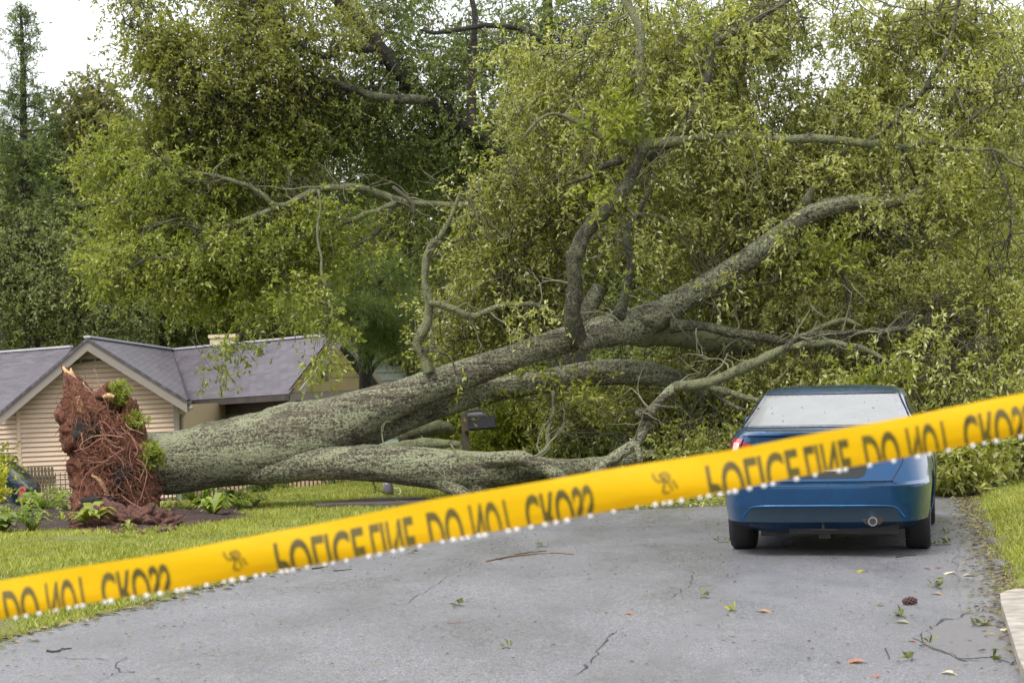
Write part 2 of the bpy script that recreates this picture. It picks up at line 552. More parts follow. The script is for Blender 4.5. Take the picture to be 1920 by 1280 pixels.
# ------------------------------------------------------------------ terrain
LE = np.array([(-5, -8.0), (0, -6.9), (5, -5.7), (10, -4.4), (13.8, -3.40), (16, -2.75), (20, -1.55), (25, .4), (30, 2.6), (36, 6.2), (45, 13), (60, 28)])
RE = np.array([(-5, -.9), (0, .55), (5, 1.75), (10.5, 2.78), (13.5, 3.28), (17, 3.98), (20, 4.55), (24, 5.35), (27, 6.4), (32, 9.6), (45, 21), (60, 40)])
def xl(y): return np.interp(y, LE[:, 0], LE[:, 1])
def xr(y): return np.interp(y, RE[:, 0], RE[:, 1])
def rz(x, y):
    s = np.maximum(0, x - (.5 + .25 * (y - 12)))
    return -.022 * s * np.minimum(1, s)
def gh(x, y):
    x = np.asarray(x, float); y = np.asarray(y, float)
    L, R = xl(y), xr(y)
    z = rz(np.clip(x, L, R), y)
    z = z + .05 * sm((L - x) / .5) + .09 * sm((x - R) / .35) + .07 * np.clip(x - R - .2, 0, 7)
    y0 = 29.0 + 4.5 * sm((x + 5.5) / 3.5)
    z = z - np.minimum(.07 * np.maximum(0, y - y0), 1.25)
    return z
def ground(px, py, lift=0.0):
    Y = 20.0
    for _ in range(40):
        p = at(px, py, Y)
        g = float(gh(p.x, p.y))
        d = RM @ Vector(((px - 960) / FPX, -(py - 640) / FPX, -1))
        Yn = (g - CAMH) / (d.z / d.y)
        Y = Y * .4 + Yn * .6
    p = at(px, py, Y)
    return Vector((p.x, p.y, float(gh(p.x, p.y)) + lift))


def grid_mesh(name, xs, ys, zf):
    X, Y = np.meshgrid(xs, ys)
    Z = zf(X, Y)
    V = np.stack([X, Y, Z], -1).reshape(-1, 3)
    nx, ny = len(xs), len(ys)
    I = np.arange(nx * ny).reshape(ny, nx)
    F = np.stack([I[:-1, :-1], I[:-1, 1:], I[1:, 1:], I[1:, :-1]], -1).reshape(-1, 4)
    me = bpy.data.meshes.new(name)
    me.from_pydata(V.tolist(), [], F.tolist())
    me.update()
    return me

xs = np.unique(np.concatenate([np.linspace(-400, -14, 12), np.linspace(-14, 14, 190), np.linspace(14, 400, 12)]))
ys = np.unique(np.concatenate([np.linspace(-30, 6, 10), np.linspace(6, 48, 220), np.linspace(48, 800, 16)]))
def under(X, Y):
    z = gh(X, Y)
    on = (X > xl(Y) - .02) & (X < xr(Y) + .02)
    nz = np.vectorize(lambda a, b: mnoise.fractal(Vector((a * .9, b * .9, 0)), 1, 2, 3))(X, Y) * .022
    return np.where(on, z - .06, z + np.where(np.abs(X) < 14, nz * (1 - on), 0))
g = link('ground', grid_mesh('ground', xs, ys, under), M['ground'], smooth=True)
tag(g, kind='structure')
# road: strip mesh between the edges with a slightly ragged border
mb = MB()
ysr = np.linspace(-5, 45, 320)
rows = []
for y in ysr:
    a = float(xl(y)) + .05 * mnoise.noise(Vector((0, y * 2.1, 3))) + .03 * mnoise.noise(Vector((0, y * 9, 3)))
    b = float(xr(y)) + .05 * mnoise.noise(Vector((5, y * 2.1, 3))) + .03 * mnoise.noise(Vector((5, y * 9, 3)))
    row = []
    for k in range(25):
        x = a + (b - a) * k / 24
        row.append(len(mb.v)); mb.v.append((x, y, float(rz(x, y)) + .004))
    rows.append(row)
for r0, r1 in zip(rows[:-1], rows[1:]):
    for k in range(24):
        mb.f.append((r0[k], r0[k + 1], r1[k + 1], r1[k])); mb.m.append(0)
tag(mb.build('road', M['asphalt'], smooth=True), kind='structure')


def sheet(name, pts, mat, lift=.004):
    """flat irregular sheet from photo outline points lying on the ground"""
    q = [Vector(p) for p in pts]
    c = sum(q, Vector()) / len(q)
    mb = MB()
    for i in range(len(q)):
        a, b = q[i], q[(i + 1) % len(q)]
        mb.poly([c, a, b])
    for i, v in enumerate(mb.v):
        mb.v[i] = (v[0], v[1], float(rz(v[0], v[1])) + .004 + lift)
    return mb.build(name, mat)

pp = [(1712, 1197), (1735, 1192), (1760, 1172), (1800, 1158), (1835, 1150), (1868, 1146), (1890, 1180), (1903, 1240), (1860, 1234), (1805, 1236), (1790, 1232), (1770, 1222), (1745, 1214)]
pts = catmull([tuple(ground(*p)) for p in pp + [pp[0]]], 3)[:-1]
pts = [(p[0] + .015 * mnoise.noise(Vector((p[0] * 9, p[1] * 9, 0))), p[1] + .04 * mnoise.noise(Vector((p[0] * 9, p[1] * 9, 7))), 0) for p in pts]
tag(sheet('asphalt_patch', pts, M['patch']), kind='structure')


def crack(pxs, w=.012, name='asphalt_crack'):
    P = catmull([tuple(ground(*p)) for p in pxs], 9)
    mb = MB(); prev = None
    n = len(P)
    for i, p in enumerate(P):
        jx = .05 * mnoise.fractal(Vector((p[0] * 5, p[1] * 3, 1)), 1, 2, 4)
        jy = .16 * mnoise.fractal(Vector((p[0] * 5, p[1] * 3, 9)), 1, 2, 4)
        ww = w * (.4 + abs(mnoise.noise(Vector((p[0] * 7, p[1] * 4, 4)))) * 2.2) * min(1, .3 + 3 * min(i, n - 1 - i) / n)
        x, y = p[0] + jx, p[1] + jy
        a = (x - ww, y - ww * 1.2, float(rz(x, y)) + .0085); b = (x + ww, y + ww * 1.2, float(rz(x, y)) + .0085)
        if prev: mb.quad(prev[0], prev[1], b, a)
        prev = (a, b)
    return tag(mb.build(name, M['crack']), kind='structure')
crack([(1045, 1279), (1085, 1262), (1115, 1235), (1130, 1205), (1150, 1190), (1168, 1178)], .006)
crack([(1245, 1125), (1270, 1110), (1300, 1090), (1296, 1070)], .004)
crack([(185, 1279), (225, 1262), (255, 1260), (218, 1248), (238, 1232)], .005)
crack([(505, 1190), (600, 1168), (700, 1142), (760, 1130), (860, 1070), (890, 1052)], .0025)
crack([(0, 1238), (130, 1236), (240, 1235)], .003)
crack([(1712, 1197), (1735, 1190), (1760, 1171), (1800, 1157), (1835, 1149), (1880, 1136)], .010)
crack([(1745, 1214), (1770, 1222), (1790, 1232), (1805, 1237), (1860, 1234), (1890, 1238)], .009)
crack([(1808, 1150), (1790, 1060), (1800, 1010), (1786, 985)], .002)

# concrete kerb apron, lower right
mb = MB()
outl = [(1876, 1133), (1885, 1127), (1912, 1121), (1960, 1112), (2060, 1100), (2080, 1290), (1925, 1290), (1912, 1262), (1898, 1215), (1885, 1172), (1878, 1150)]
G0 = [ground(*p) for p in outl]
top = [(p.x, p.y, .022) for p in G0]
mb.poly(top)
for i in range(len(G0)):
    a, b = top[i], top[(i + 1) % len(top)]
    mb.quad((a[0], a[1], -.15), (b[0], b[1], -.15), b, a)
o = mb.build('kerb', M['concrete'])
bv = o.modifiers.new('b', 'BEVEL'); bv.width = .02; bv.segments = 3; bv.limit_method = 'ANGLE'
tag(o, kind='structure')
# path strip across the far lawn
mb = MB()
PT = [(588, 951), (640, 945), (700, 940), (770, 938), (840, 944), (900, 950)]
PB = [(596, 955), (650, 951), (705, 951), (770, 950), (830, 955), (900, 962)]
A = catmull([tuple(ground(*p)) for p in PT], 4); B = catmull([tuple(ground(*p)) for p in PB], 4)
for i in range(len(A) - 1):
    mb.quad((*B[i][:2], B[i][2] + .05), (*B[i + 1][:2], B[i + 1][2] + .05), (*A[i + 1][:2], A[i + 1][2] + .05), (*A[i][:2], A[i][2] + .05))
    mb.quad((*B[i][:2], B[i][2] - .03), (*B[i + 1][:2], B[i + 1][2] - .03), (*B[i + 1][:2], B[i + 1][2] + .05), (*B[i][:2], B[i][2] + .05))
tag(mb.build('path', simple('wet brown path', (.075, .058, .05), .6, var=.25, scale=14, bmp=.4)), kind='structure')

# mulch bed: mounded sheet
BED = [(-60, 1005), (60, 1000), (140, 998), (250, 1000), (330, 992), (420, 978), (500, 968), (530, 962), (470, 950), (380, 950), (300, 955), (200, 955), (100, 955), (0, 955), (-60, 958)]
Bp = [ground(*p) for p in BED]
x0, x1 = min(p.x for p in Bp) - .2, max(p.x for p in Bp) + .2
front = sorted([(p.x, p.y) for p in Bp[:8]]); back = sorted([(p.x, p.y) for p in Bp[8:]])
fx, fy = zip(*front); bx_, by_ = zip(*back)
NX, NY = 150, 26
mb = MB()
for j in range(NY):
    for i in range(NX):
        x = x0 + (x1 - x0) * i / (NX - 1)
        ya = np.interp(x, fx, fy); yb = max(np.interp(x, bx_, by_), ya + .6)
        y = ya + (yb - ya) * j / (NY - 1)
        e = min(1, 3.5 * min(j, NY - 1 - j) / (NY - 1), 8 * min(i, NX - 1 - i) / NX)
        n = mnoise.fractal(Vector((x * 3, y * 3, 0)), 1, 2, 4)
        mb.v.append((x, y + .1 * mnoise.noise(Vector((x * 2, 0, 5))), float(gh(x, y)) - .03 + e * (.10 + .10 * n)))
for j in range(NY - 1):
    for i in range(NX - 1):
        a = j * NX + i
        mb.f.append((a, a + 1, a + 1 + NX, a + NX)); mb.m.append(0)
tag(mb.build('mulch_bed', M['mulch'], smooth=True), kind='structure')

# ------------------------------------------------------------------ grass
def blades(n, samp, hgt=.042, w=.009, seed=1):
    r = np.random.default_rng(seed)
    x, y = samp(r, n)
    z = gh(x, y)
    m_ = len(x)
    p = np.stack([x, y, z - .01], -1)
    a = r.uniform(0, 2 * np.pi, m_)
    cl = np.array([mnoise.noise(Vector((u * 1.4, v * 1.1, 0))) for u, v in zip(x, y)]) * .5 + .5
    tuft = np.array([mnoise.noise(Vector((u * 5.5, v * 4.5, 7))) for u, v in zip(x, y)])
    h = hgt * r.uniform(.5, 1.3, m_) * (.5 + .9 * cl) * np.where(tuft > .38, 1.7, 1.0)
    side = np.stack([np.cos(a), np.sin(a), np.zeros(m_)], -1) * (w * r.uniform(.6, 1.3, m_))[:, None]
    lean = np.stack([r.normal(0, .5, m_), r.normal(0, .5, m_), np.ones(m_)], -1) * h[:, None]
    V = np.stack([p - side, p + side, p + lean], 1).reshape(-1, 3)
    return V, r.random(m_), np.clip(cl + r.normal(0, .1, m_), 0, 1)
def left_samp(r, n):
    y = 13 + 22 * r.random(n) ** .8
    x = xl(y) - 1.0 * r.random(n) ** 1 * (3 + (y - 13) * .30)
    x += .08
    k = (y < 34) & ~((y > 24.3) & (y < 29) & (x < -3.6) & (r.random(n) < .93))
    return x[k], y[k]
def right_samp(r, n):
    y = 11.5 + 17 * r.random(n)
    x = xr(y) + .12 * r.normal(0, .5, n) + .05 + 3.2 * r.random(n) ** .9
    k = ((y > 14.1) | (x > 6))
    return x[k], y[k]
V1, a1, c1 = blades(230000, left_samp)
V2, a2, c2 = blades(110000, right_samp, .05, .009, 2)
me = fast_mesh('lawn_grass', np.concatenate([V1, V2]), 3, {'rnd': np.concatenate([a1, a2]), 'clump': np.concatenate([c1, c2])})
tag(link('grass', me, M['grass']), 'short wet green grass beside the road', 'grass', kind='stuff')

# ------------------------------------------------------------------ leaves
def leaf_quads(base, d, nrm, L, Wd, fold=.25, r=rng):
    """kite leaves: base point, direction, normal -> (N*4,3)"""
    s = np.cross(d, nrm); s /= (np.linalg.norm(s, axis=1, keepdims=True) + 1e-9)
    nn = np.cross(s, d)
    L = L[:, None]; Wd = Wd[:, None]
    mid = base + d * L * .58
    bend = nn * L * .12
    a = base
    b = mid + s * Wd * .5 + bend
    c = base + d * L
    e = mid - s * Wd * .5 + bend
    return np.stack([a, b, c, e], 1).reshape(-1, 3)


def unit(v): return v / (np.linalg.norm(v, axis=-1, keepdims=True) + 1e-9)


def crown(name, parent, ells, nclump, mat, leaf=(.09, .03), clump_r=.33, twigs=9, per=11, tl=(.18, .42), droop=.35, skel=None,
          seed=0, flat=.75, brmat=None, core=2.2, brr=.0065, upn=.6, twiggeo=True):
    """ells: (px, py, depth, rx_px, ry_px, rdepth_m, weight)"""
    r = np.random.default_rng(seed)
    Cs = []
    wt = np.array([e[6] for e in ells], float); wt /= wt.sum()
    for e, w_ in zip(ells, wt):
        k = max(1, int(round(nclump * w_)))
        c = np.array(at(e[0], e[1], e[2]))
        sx, sz = e[3] * e[2] / FPX, e[4] * e[2] / FPX
        v = unit(r.normal(size=(k, 3))) * (r.random((k, 1)) ** (1 / core))
        Cs.append(c + v * np.array([sx, e[5], sz]))
    C = np.concatenate(Cs)
    C = C[C[:, 2] > .15 + gh(C[:, 0], C[:, 1])]
    K = len(C)
    ctone = r.random(K)
    # branchlets from the skeleton to each clump
    if skel is not None and len(skel):
        S = np.array(skel)
        mb = MB()
        for c in C:
            # join a limb point that is near but lower or inward
            dd = np.linalg.norm(S - c, axis=1)
            cand = np.argsort(dd)[:12]
            s = S[cand[r.integers(0, len(cand))]]
            if np.linalg.norm(s - c) > 1.5: s = c + unit((s - c)[None] * .6 + r.normal(0, .25, (1, 3)))[0] * r.uniform(.5, 1.1)
            ln = np.linalg.norm(s - c)
            m1 = s + (c - s) * .33 + r.normal(0, .13, 3) * ln + np.array([0, 0, .10 * ln]); m2_ = s + (c - s) * .7 + r.normal(0, .12, 3) * ln + np.array([0, 0, .10 * ln])
            P = catmull([tuple(s), tuple(m1), tuple(m2_), tuple(c)], 3)
            n = len(P)
            mb.tube(P, [brr * (1.35 - 1.0 * i / (n - 1)) for i in range(n)], 4, cap=False)
        mb.build('branchlets', brmat or M['twig'], parent, smooth=True)['kind'] = 'stuff'
    # twigs
    nT = K * twigs
    ci = np.repeat(np.arange(K), twigs)
    off = r.normal(0, 1, (nT, 3)) * clump_r * np.array([1, 1, flat]) * .55
    P0 = C[ci] + off
    D = unit(unit(off) * .7 + r.normal(0, .5, (nT, 3)) + np.array([0, 0, -droop]))
    TL = r.uniform(tl[0], tl[1], nT)
    nL = nT * per
    ti = np.repeat(np.arange(nT), per)
    t = r.random(nL)
    sag = np.zeros((nL, 3)); sag[:, 2] = -(t ** 2) * TL[ti] * droop * .6
    B = P0[ti] + D[ti] * (t * TL[ti])[:, None] + sag
    LD = unit(D[ti] * .55 + r.normal(0, .62, (nL, 3)) + np.array([0, 0, -droop * .5]))
    NN = unit(r.normal(0, .7, (nL, 3)) + np.array([0, 0, upn]))
    Ln = leaf[0] * r.uniform(.65, 1.25, nL); Wn = leaf[1] * r.uniform(.7, 1.25, nL)
    V = leaf_quads(B, LD, NN, Ln, Wn)
    rnd = r.random(nL)
    cl = np.clip(ctone[ci][ti] + r.normal(0, .1, nL), 0, 1)
    ob = link(name, fast_mesh(name, V, 4, {'rnd': rnd, 'clump': cl}), mat, parent)
    if twiggeo:
        # thin triangular twigs as flat slivers crossing
        s = unit(np.cross(D, r.normal(size=(nT, 3)))) * .0035 * (brr / .008)
        E = P0 + D * TL[:, None]; E[:, 2] -= TL * droop * .6
        Mi = P0 + D * TL[:, None] * .5; Mi[:, 2] -= TL * droop * .15
        V1_ = np.stack([P0 - s, P0 + s, Mi + s, Mi - s], 1).reshape(-1, 3)
        V2_ = np.stack([Mi - s, Mi + s, E + s * .4, E - s * .4], 1).reshape(-1, 3)
        link('twigs', fast_mesh('twigs', np.concatenate([V1_, V2_]), 4), brmat or M['twig'], parent)['kind'] = 'stuff'
    return ob


SIDE = {}
_sr = random.Random(77)
def side_twigs(pts, rad, parent):
    """bare forking twigs along a limb, collected per tree"""
    mb = SIDE.setdefault(parent.name, (parent, MB()))[1]
    L = 0.0
    for i in range(1, len(pts) - 1):
        L += (pts[i] - pts[i - 1]).length
        if L < _sr.uniform(.18, .5): continue
        L = 0.0
        t = (pts[i + 1] - pts[i - 1]).normalized()
        v = (Vector((_sr.gauss(0, 1), _sr.gauss(0, .6), _sr.gauss(.1, 1))))
        v = (v - t * v.dot(t)).normalized() * .8 + t * _sr.uniform(.2, .9)
        r0 = min(.016, max(.005, rad[i] * .35)); p = pts[i].copy(); P = [p.copy()]; ln = _sr.uniform(.3, 1.0)
        for k in range(6):
            v = (v + Vector((_sr.gauss(0, .3), _sr.gauss(0, .3), _sr.gauss(-.02, .3)))).normalized()
            p = p + v * ln / 6; P.append(p.copy())
            if k in (2, 3, 4) and _sr.random() < .7:
                w = (v + Vector((_sr.gauss(0, .7), _sr.gauss(0, .6), _sr.gauss(0, .7)))).normalized(); q = p.copy(); Q = [q.copy()]
                for _ in range(4):
                    w = (w + Vector((_sr.gauss(0, .3), _sr.gauss(0, .3), _sr.gauss(-.05, .3)))).normalized(); q = q + w * ln * .13; Q.append(q.copy())
                mb.tube(Q, [r0 * .5, r0 * .45, r0 * .35, r0 * .28, r0 * .15], 4, cap=False)
        mb.tube(P, [r0 * (1 - .8 * k / 6) for k in range(7)], 5, cap=False)


def limb(pxs, D0, D1, name, mat, parent, seg=12, lump=.08, skel=None, k=6, ls=3.0, wig=.0):
    """pxs: (px, py, width_px[, depth]) -> tapered limb; adds samples to skel"""
    P = []
    n = len(pxs)
    for i, p in enumerate(pxs):
        d = p[3] if len(p) > 3 else D0 + (D1 - D0) * i / (n - 1)
        w = at(p[0], p[1], d)
        P.append((w.x, w.y, w.z, p[2] * d / FPX / 2))
    S = catmull(P, k)
    pts = [Vector(s[:3]) for s in S]
    if wig:
        pts = [p + Vector((mnoise.noise(p * 2.3), mnoise.noise(p * 2.3 + Vector((9, 0, 0))), mnoise.noise(p * 2.3 + Vector((0, 9, 0))))) * wig for p in pts]
    rad = [max(.003, s[3]) for s in S]
    if name == 'limb' and wig == 0 and n > 3:
        pts = [p + Vector((mnoise.noise(p * 1.9), 0, mnoise.noise(p * 1.9 + Vector((0, 9, 0))))) * .05 + Vector((mnoise.noise(p * 6), 0, mnoise.noise(p * 6 + Vector((0, 9, 0))))) * .018 for p in pts]
        rad = [q * (1 + .22 * mnoise.noise(p * 4.5 + Vector((3, 3, 3)))) for p, q in zip(pts, rad)]
        side_twigs(pts, rad, parent)
    mb = MB()
    mb.tube(pts, rad, seg, lump=lump, ls=ls)
    o = mb.build(name, mat, parent, smooth=True)
    if skel is not None:
        skel.extend([tuple(p) for p in pts])
    return o


# ------------------------------------------------------------------ the fallen oak
FT = W(empty('fallen_oak', ground(330, 962)))
tag(FT, 'uprooted lichen covered oak fallen across the road with its root plate in the air', 'tree')
sk = []
# main stem
limb([(240, 868, 130, 27.0), (290, 869, 118, 27.0), (330, 867, 116, 27.0), (400, 852, 124, 27), (480, 840, 134, 27), (560, 822, 140, 27), (650, 786, 100, 27), (760, 741, 66, 27), (870, 702, 58, 27),
      (960, 670, 48, 27), (1040, 643, 50, 27), (1110, 625, 58, 27), (1180, 612, 66, 27.1), (1235, 590, 58, 27.2), (1290, 556, 46, 27.1), (1350, 520, 44, 27.0), (1410, 480, 42, 26.9), (1470, 436, 38, 26.8),
      (1530, 398, 36, 26.7), (1590, 380, 30, 26.6), (1650, 381, 25, 26.6), (1695, 374, 19, 26.6), (1730, 352, 13, 26.6), (1752, 338, 7, 26.6), (1768, 330, 3, 26.6)], 27, 29, 'trunk', M['bark'], FT, seg=40, lump=.055, skel=None, k=10, ls=2.4)
for p in [(1290, 556, 27.4), (1350, 520, 27.6), (1410, 480, 27.8), (1470, 436, 28), (1530, 398, 28.2), (1590, 380, 28.4), (1650, 380, 28.6), (1735, 350, 29), (1790, 335, 29.2), (1850, 300, 29.4)]:
    sk.append(tuple(at(*p)))
# second stem behind
limb([(540, 845, 60), (620, 826, 66), (700, 800, 66), (790, 768, 58), (880, 742, 48), (960, 725, 44), (1050, 709, 46), (1110, 700, 48), (1180, 697, 48), (1240, 704, 42), (1285, 716, 30), (1330, 740, 16)],
     27.25, 27.9, 'trunk', M['bark'], FT, seg=32, lump=.05, k=8)
# low stem
limb([(400, 868, 60, 27), (480, 876, 66, 26.85), (560, 872, 60, 26.7), (640, 868, 62, 26.6), (720, 870, 70, 26.5), (800, 876, 76, 26.5), (870, 882, 78, 26.5), (930, 880, 66, 26.5), (990, 878, 50, 26.6), (1060, 878, 38, 26.7), (1130, 872, 34, 26.8), (1190, 858, 24, 26.9), (1230, 850, 16, 27)],
     27, 26.5, 'trunk', M['bark'], FT, seg=32, lump=.06, k=8, skel=None)
limb([(640, 846, 14), (690, 842, 22), (750, 834, 16), (800, 830, 20), (860, 836, 12)], 26.55, 26.5, 'limb', M['bark_green'], FT, lump=.25)
limb([(860, 890, 60), (890, 912, 46), (905, 935, 34), (915, 955, 20)], 26.5, 26.4, 'limb', M['bark'], FT, seg=20)
limb([(790, 895, 20), (830, 905, 26), (865, 925, 26), (890, 950, 16)], 26.4, 26.2, 'limb', M['bark'], FT, seg=16)
limb([(905, 862, 34), (950, 858, 30), (990, 862, 27), (1025, 875, 26), (1050, 892, 26), (1065, 915, 20)], 26.3, 26.0, 'limb', M['bark'], FT, seg=18)
limb([(755, 815, 40), (790, 802, 34), (825, 800, 26), (850, 812, 16)], 28.2, 28.6, 'limb', M['bark_green'], FT, seg=16)
limb([(985, 862, 10), (1012, 850, 14), (1028, 832, 13), (1030, 800, 8), (1036, 765, 8), (1034, 735, 9)], 26.7, 27, 'limb', M['bark_green'], FT, skel=sk)
# right continuation of main stem
limb([(1180, 615, 62), (1240, 622, 52), (1300, 634, 44), (1360, 640, 38), (1420, 640, 28), (1500, 640, 16)], 27.2, 28.2, 'limb', M['bark_green'], FT, seg=20, skel=sk)
limb([(1255, 612, 26), (1310, 612, 18), (1370, 620, 18), (1430, 634, 17), (1490, 642, 15), (1560, 628, 10), (1620, 622, 9), (1690, 618, 8), (1770, 626, 6)], 26.9, 26.5, 'limb', M['bark_dark'], FT, skel=sk)
limb([(1500, 632, 7), (1540, 612, 10), (1582, 600, 10), (1615, 608, 6)], 26.6, 26.4, 'limb', M['bark_green'], FT, skel=sk)
# forward limb with sawn stub
limb([(1108, 890, 26), (1140, 868, 24), (1180, 845, 22), (1205, 815, 20), (1215, 785, 20), (1238, 755, 18), (1262, 730, 20), (1285, 722, 18)], 25.2, 25.6, 'limb', M['bark'], FT, seg=14, skel=sk)
limb([(1193, 832, 12), (1198, 850, 14), (1200, 868, 6)], 25.3, 25.2, 'limb', M['bark'], FT)
limb([(1222, 782, 18), (1205, 775, 22), (1200, 774, 20)], 25.4, 25.25, 'limb', M['bark_dark'], FT)
limb([(1262, 728, 20), (1310, 722, 18), (1360, 706, 20), (1410, 685, 18), (1455, 662, 18), (1490, 648, 14), (1530, 642, 13), (1580, 648, 13), (1625, 658, 10), (1665, 680, 9), (1705, 684, 6)], 25.5, 24.9, 'limb', M['bark_green'], FT, skel=sk)
limb([(1470, 655, 15), (1500, 630, 12), (1540, 625, 10), (1600, 624, 10), (1650, 618, 8), (1700, 620, 7)], 25.2, 25.2, 'limb', M['bark_dark'], FT, skel=sk)
limb([(1285, 724, 16), (1330, 724, 14), (1380, 738, 12), (1425, 746, 10), (1470, 750, 7)], 25.5, 25.2, 'limb', M['bark_green'], FT, skel=sk)
limb([(1340, 738, 6), (1375, 760, 7), (1400, 770, 5)], 25.5, 25.2, 'limb', M['bark_dark'], FT)
limb([(1660, 678, 7), (1690, 700, 6), (1700, 712, 4)], 25, 24.9, 'limb', M['bark_green'], FT)
limb([(1690, 724, 8), (1740, 704, 8), (1780, 670, 6), (1830, 632, 4)], 24.9, 25.1, 'limb', M['bark_dark'], FT, skel=sk)
# upright limb
limb([(1090, 650, 30, 26.8), (1080, 628, 40, 26.6), (1070, 590, 34, 26.4), (1080, 530, 27, 26.3), (1078, 475, 29, 26.2), (1100, 430, 30, 26.2), (1150, 385, 26, 26.1), (1188, 322, 22, 26.1), (1208, 280, 20, 26)], 27, 26, 'limb', M['bark_dark'], FT, seg=18, skel=sk)
limb([(1200, 285, 18), (1225, 270, 20), (1300, 264, 17), (1390, 259, 19), (1450, 263, 16), (1510, 260, 15), (1580, 264, 15), (1640, 270, 14), (1690, 276, 12), (1740, 268, 10), (1800, 278, 9), (1865, 283, 8), (1895, 305, 6), (1930, 320, 5)], 26, 26.6, 'limb', M['bark_green'], FT, seg=14, skel=sk)
limb([(1625, 272, 11), (1670, 230, 10), (1725, 180, 9), (1765, 130, 8), (1785, 70, 7), (1800, 0, 6), (1812, -60, 5)], 26.4, 26.8, 'limb', M['bark_dark'], FT, skel=sk)
limb([(1735, 165, 7), (1790, 166, 7), (1840, 176, 5), (1925, 158, 4)], 26.5, 26.9, 'limb', M['bark_dark'], FT, skel=sk)
limb([(1860, 285, 6), (1885, 340, 5), (1895, 400, 4), (1900, 450, 2)], 26.5, 26.3, 'limb', M['bark_dark'], FT, skel=sk)
limb([(1690, 278, 6), (1712, 320, 6), (1725, 365, 5)], 26.4, 27, 'limb', M['bark_dark'], FT, skel=sk)
limb([(1220, 300, 14), (1270, 260, 16), (1300, 205, 17), (1325, 150, 16), (1335, 100, 15), (1350, 75, 13), (1400, 50, 12), (1450, 20, 10), (1500, -20, 8), (1560, -60, 6)], 26.2, 26.9, 'limb', M['bark_dark'], FT, skel=sk)
limb([(1165, -60, 15), (1172, 0, 15), (1196, 55, 16), (1200, 120, 16), (1208, 200, 18), (1212, 275, 16)], 26.6, 26.1, 'limb', M['bark_green'], FT, skel=sk)
limb([(1210, 165, 10), (1180, 120, 12), (1160, 105, 9)], 26.3, 26.1, 'limb', M['bark_green'], FT, skel=sk)
limb([(1165, 300, 20), (1135, 312, 14), (1110, 330, 9), (1060, 345, 6)], 26.2, 26.5, 'limb', M['bark_dark'], FT, skel=sk)
limb([(1200, 275, 10), (1130, 258, 12), (1085, 228, 9), (1040, 213, 7), (1000, 235, 5), (975, 262, 4)], 26.2, 26.0, 'limb', M['bark_green'], FT, skel=sk)
limb([(1160, 595, 24), (1172, 545, 16), (1182, 490, 15), (1178, 440, 15), (1192, 405, 12), (1215, 370, 8)], 26.9, 26.7, 'limb', M['bark_dark'], FT, skel=sk)
limb([(1092, 605, 30), (1108, 570, 32), (1125, 538, 28)], 27, 27.1, 'limb', M['bark_dark'], FT, seg=14)
limb([(1480, 430, 30, 28.0), (1510, 380, 20, 27.8), (1525, 350, 10, 27.8)], 28, 28, 'limb', M['bark_green'], FT, seg=12)
limb([(805, 698, 22), (795, 670, 18), (782, 640, 18), (795, 605, 19), (805, 565, 16), (797, 520, 14), (802, 465, 12), (825, 440, 10), (845, 410, 8), (868, 360, 6)], 26.8, 26.6, 'limb', M['bark_green'], FT, skel=sk)
limb([(805, 568, 10), (850, 580, 13), (890, 590, 12), (930, 576, 10), (985, 570, 9), (1022, 578, 8), (1048, 598, 4)], 26.6, 26.7, 'limb', M['bark_green'], FT, skel=sk)
limb([(790, 655, 5), (840, 665, 4), (855, 700, 3)], 26.7, 26.6, 'limb', M['bark_dark'], FT)
limb([(1320, 560, 6), (1400, 540, 6), (1450, 530, 6), (1462, 520, 3)], 27.6, 27.2, 'limb', M['bark_dark'], FT, skel=sk)
limb([(1205, 540, 6), (1230, 555, 7), (1245, 570, 6)], 27.0, 27.2, 'limb', M['bark_green'], FT)
limb([(1560, 410, 5), (1620, 415, 4), (1680, 425, 3)], 28.2, 27.6, 'limb', M['bark_dark'], FT, skel=sk)
limb([(1570, 480, 4), (1590, 540, 6), (1595, 600, 7)], 27.2, 26.6, 'limb', M['bark_dark'], FT, skel=sk)
for q in [(900, 700, 27.5), (950, 450, 27.2), (1000, 380, 27), (930, 300, 26.8), (1150, 790, 26), (1450, 800, 25.5), (1800, 780, 25.5), (1850, 500, 26.5), (1750, 560, 26.5), (1550, 520, 27)]:
    sk.append(tuple(at(*q)))

# knots and burls on the main stem
def blob(mb, c, rx, ry, rz_, amp=.35, fr=7, nu=26, nv=16):
    base = len(mb.v)
    for j in range(nv + 1):
        th = math.pi * j / nv
        for k in range(nu):
            a = 2 * math.pi * k / nu
            d = Vector((math.sin(th) * math.cos(a), math.sin(th) * math.sin(a), math.cos(th)))
            n = 1 + amp * mnoise.fractal((Vector(c) + d * rx) * fr, 1, 2, 4)
            mb.v.append((c[0] + d.x * rx * n, c[1] + d.y * ry * n, c[2] + d.z * rz_ * n))
    for j in range(nv):
        for k in range(nu):
            a, b = base + j * nu + k, base + j * nu + (k + 1) % nu
            mb.f.append((a, a + nu, b + nu, b)); mb.m.append(0)
for (px, py, d, rx_, rz_) in [(536, 790, 26.95, .5, .20), (1092, 645, 26.8, .16, .15), (1225, 595, 27.1, .25, .2)]:
    mb = MB(); blob(mb, at(px, py, d), rx_, .3, rz_, .25, 3, 30, 20)
    mb.build('burl', M['bark'], FT, smooth=True)

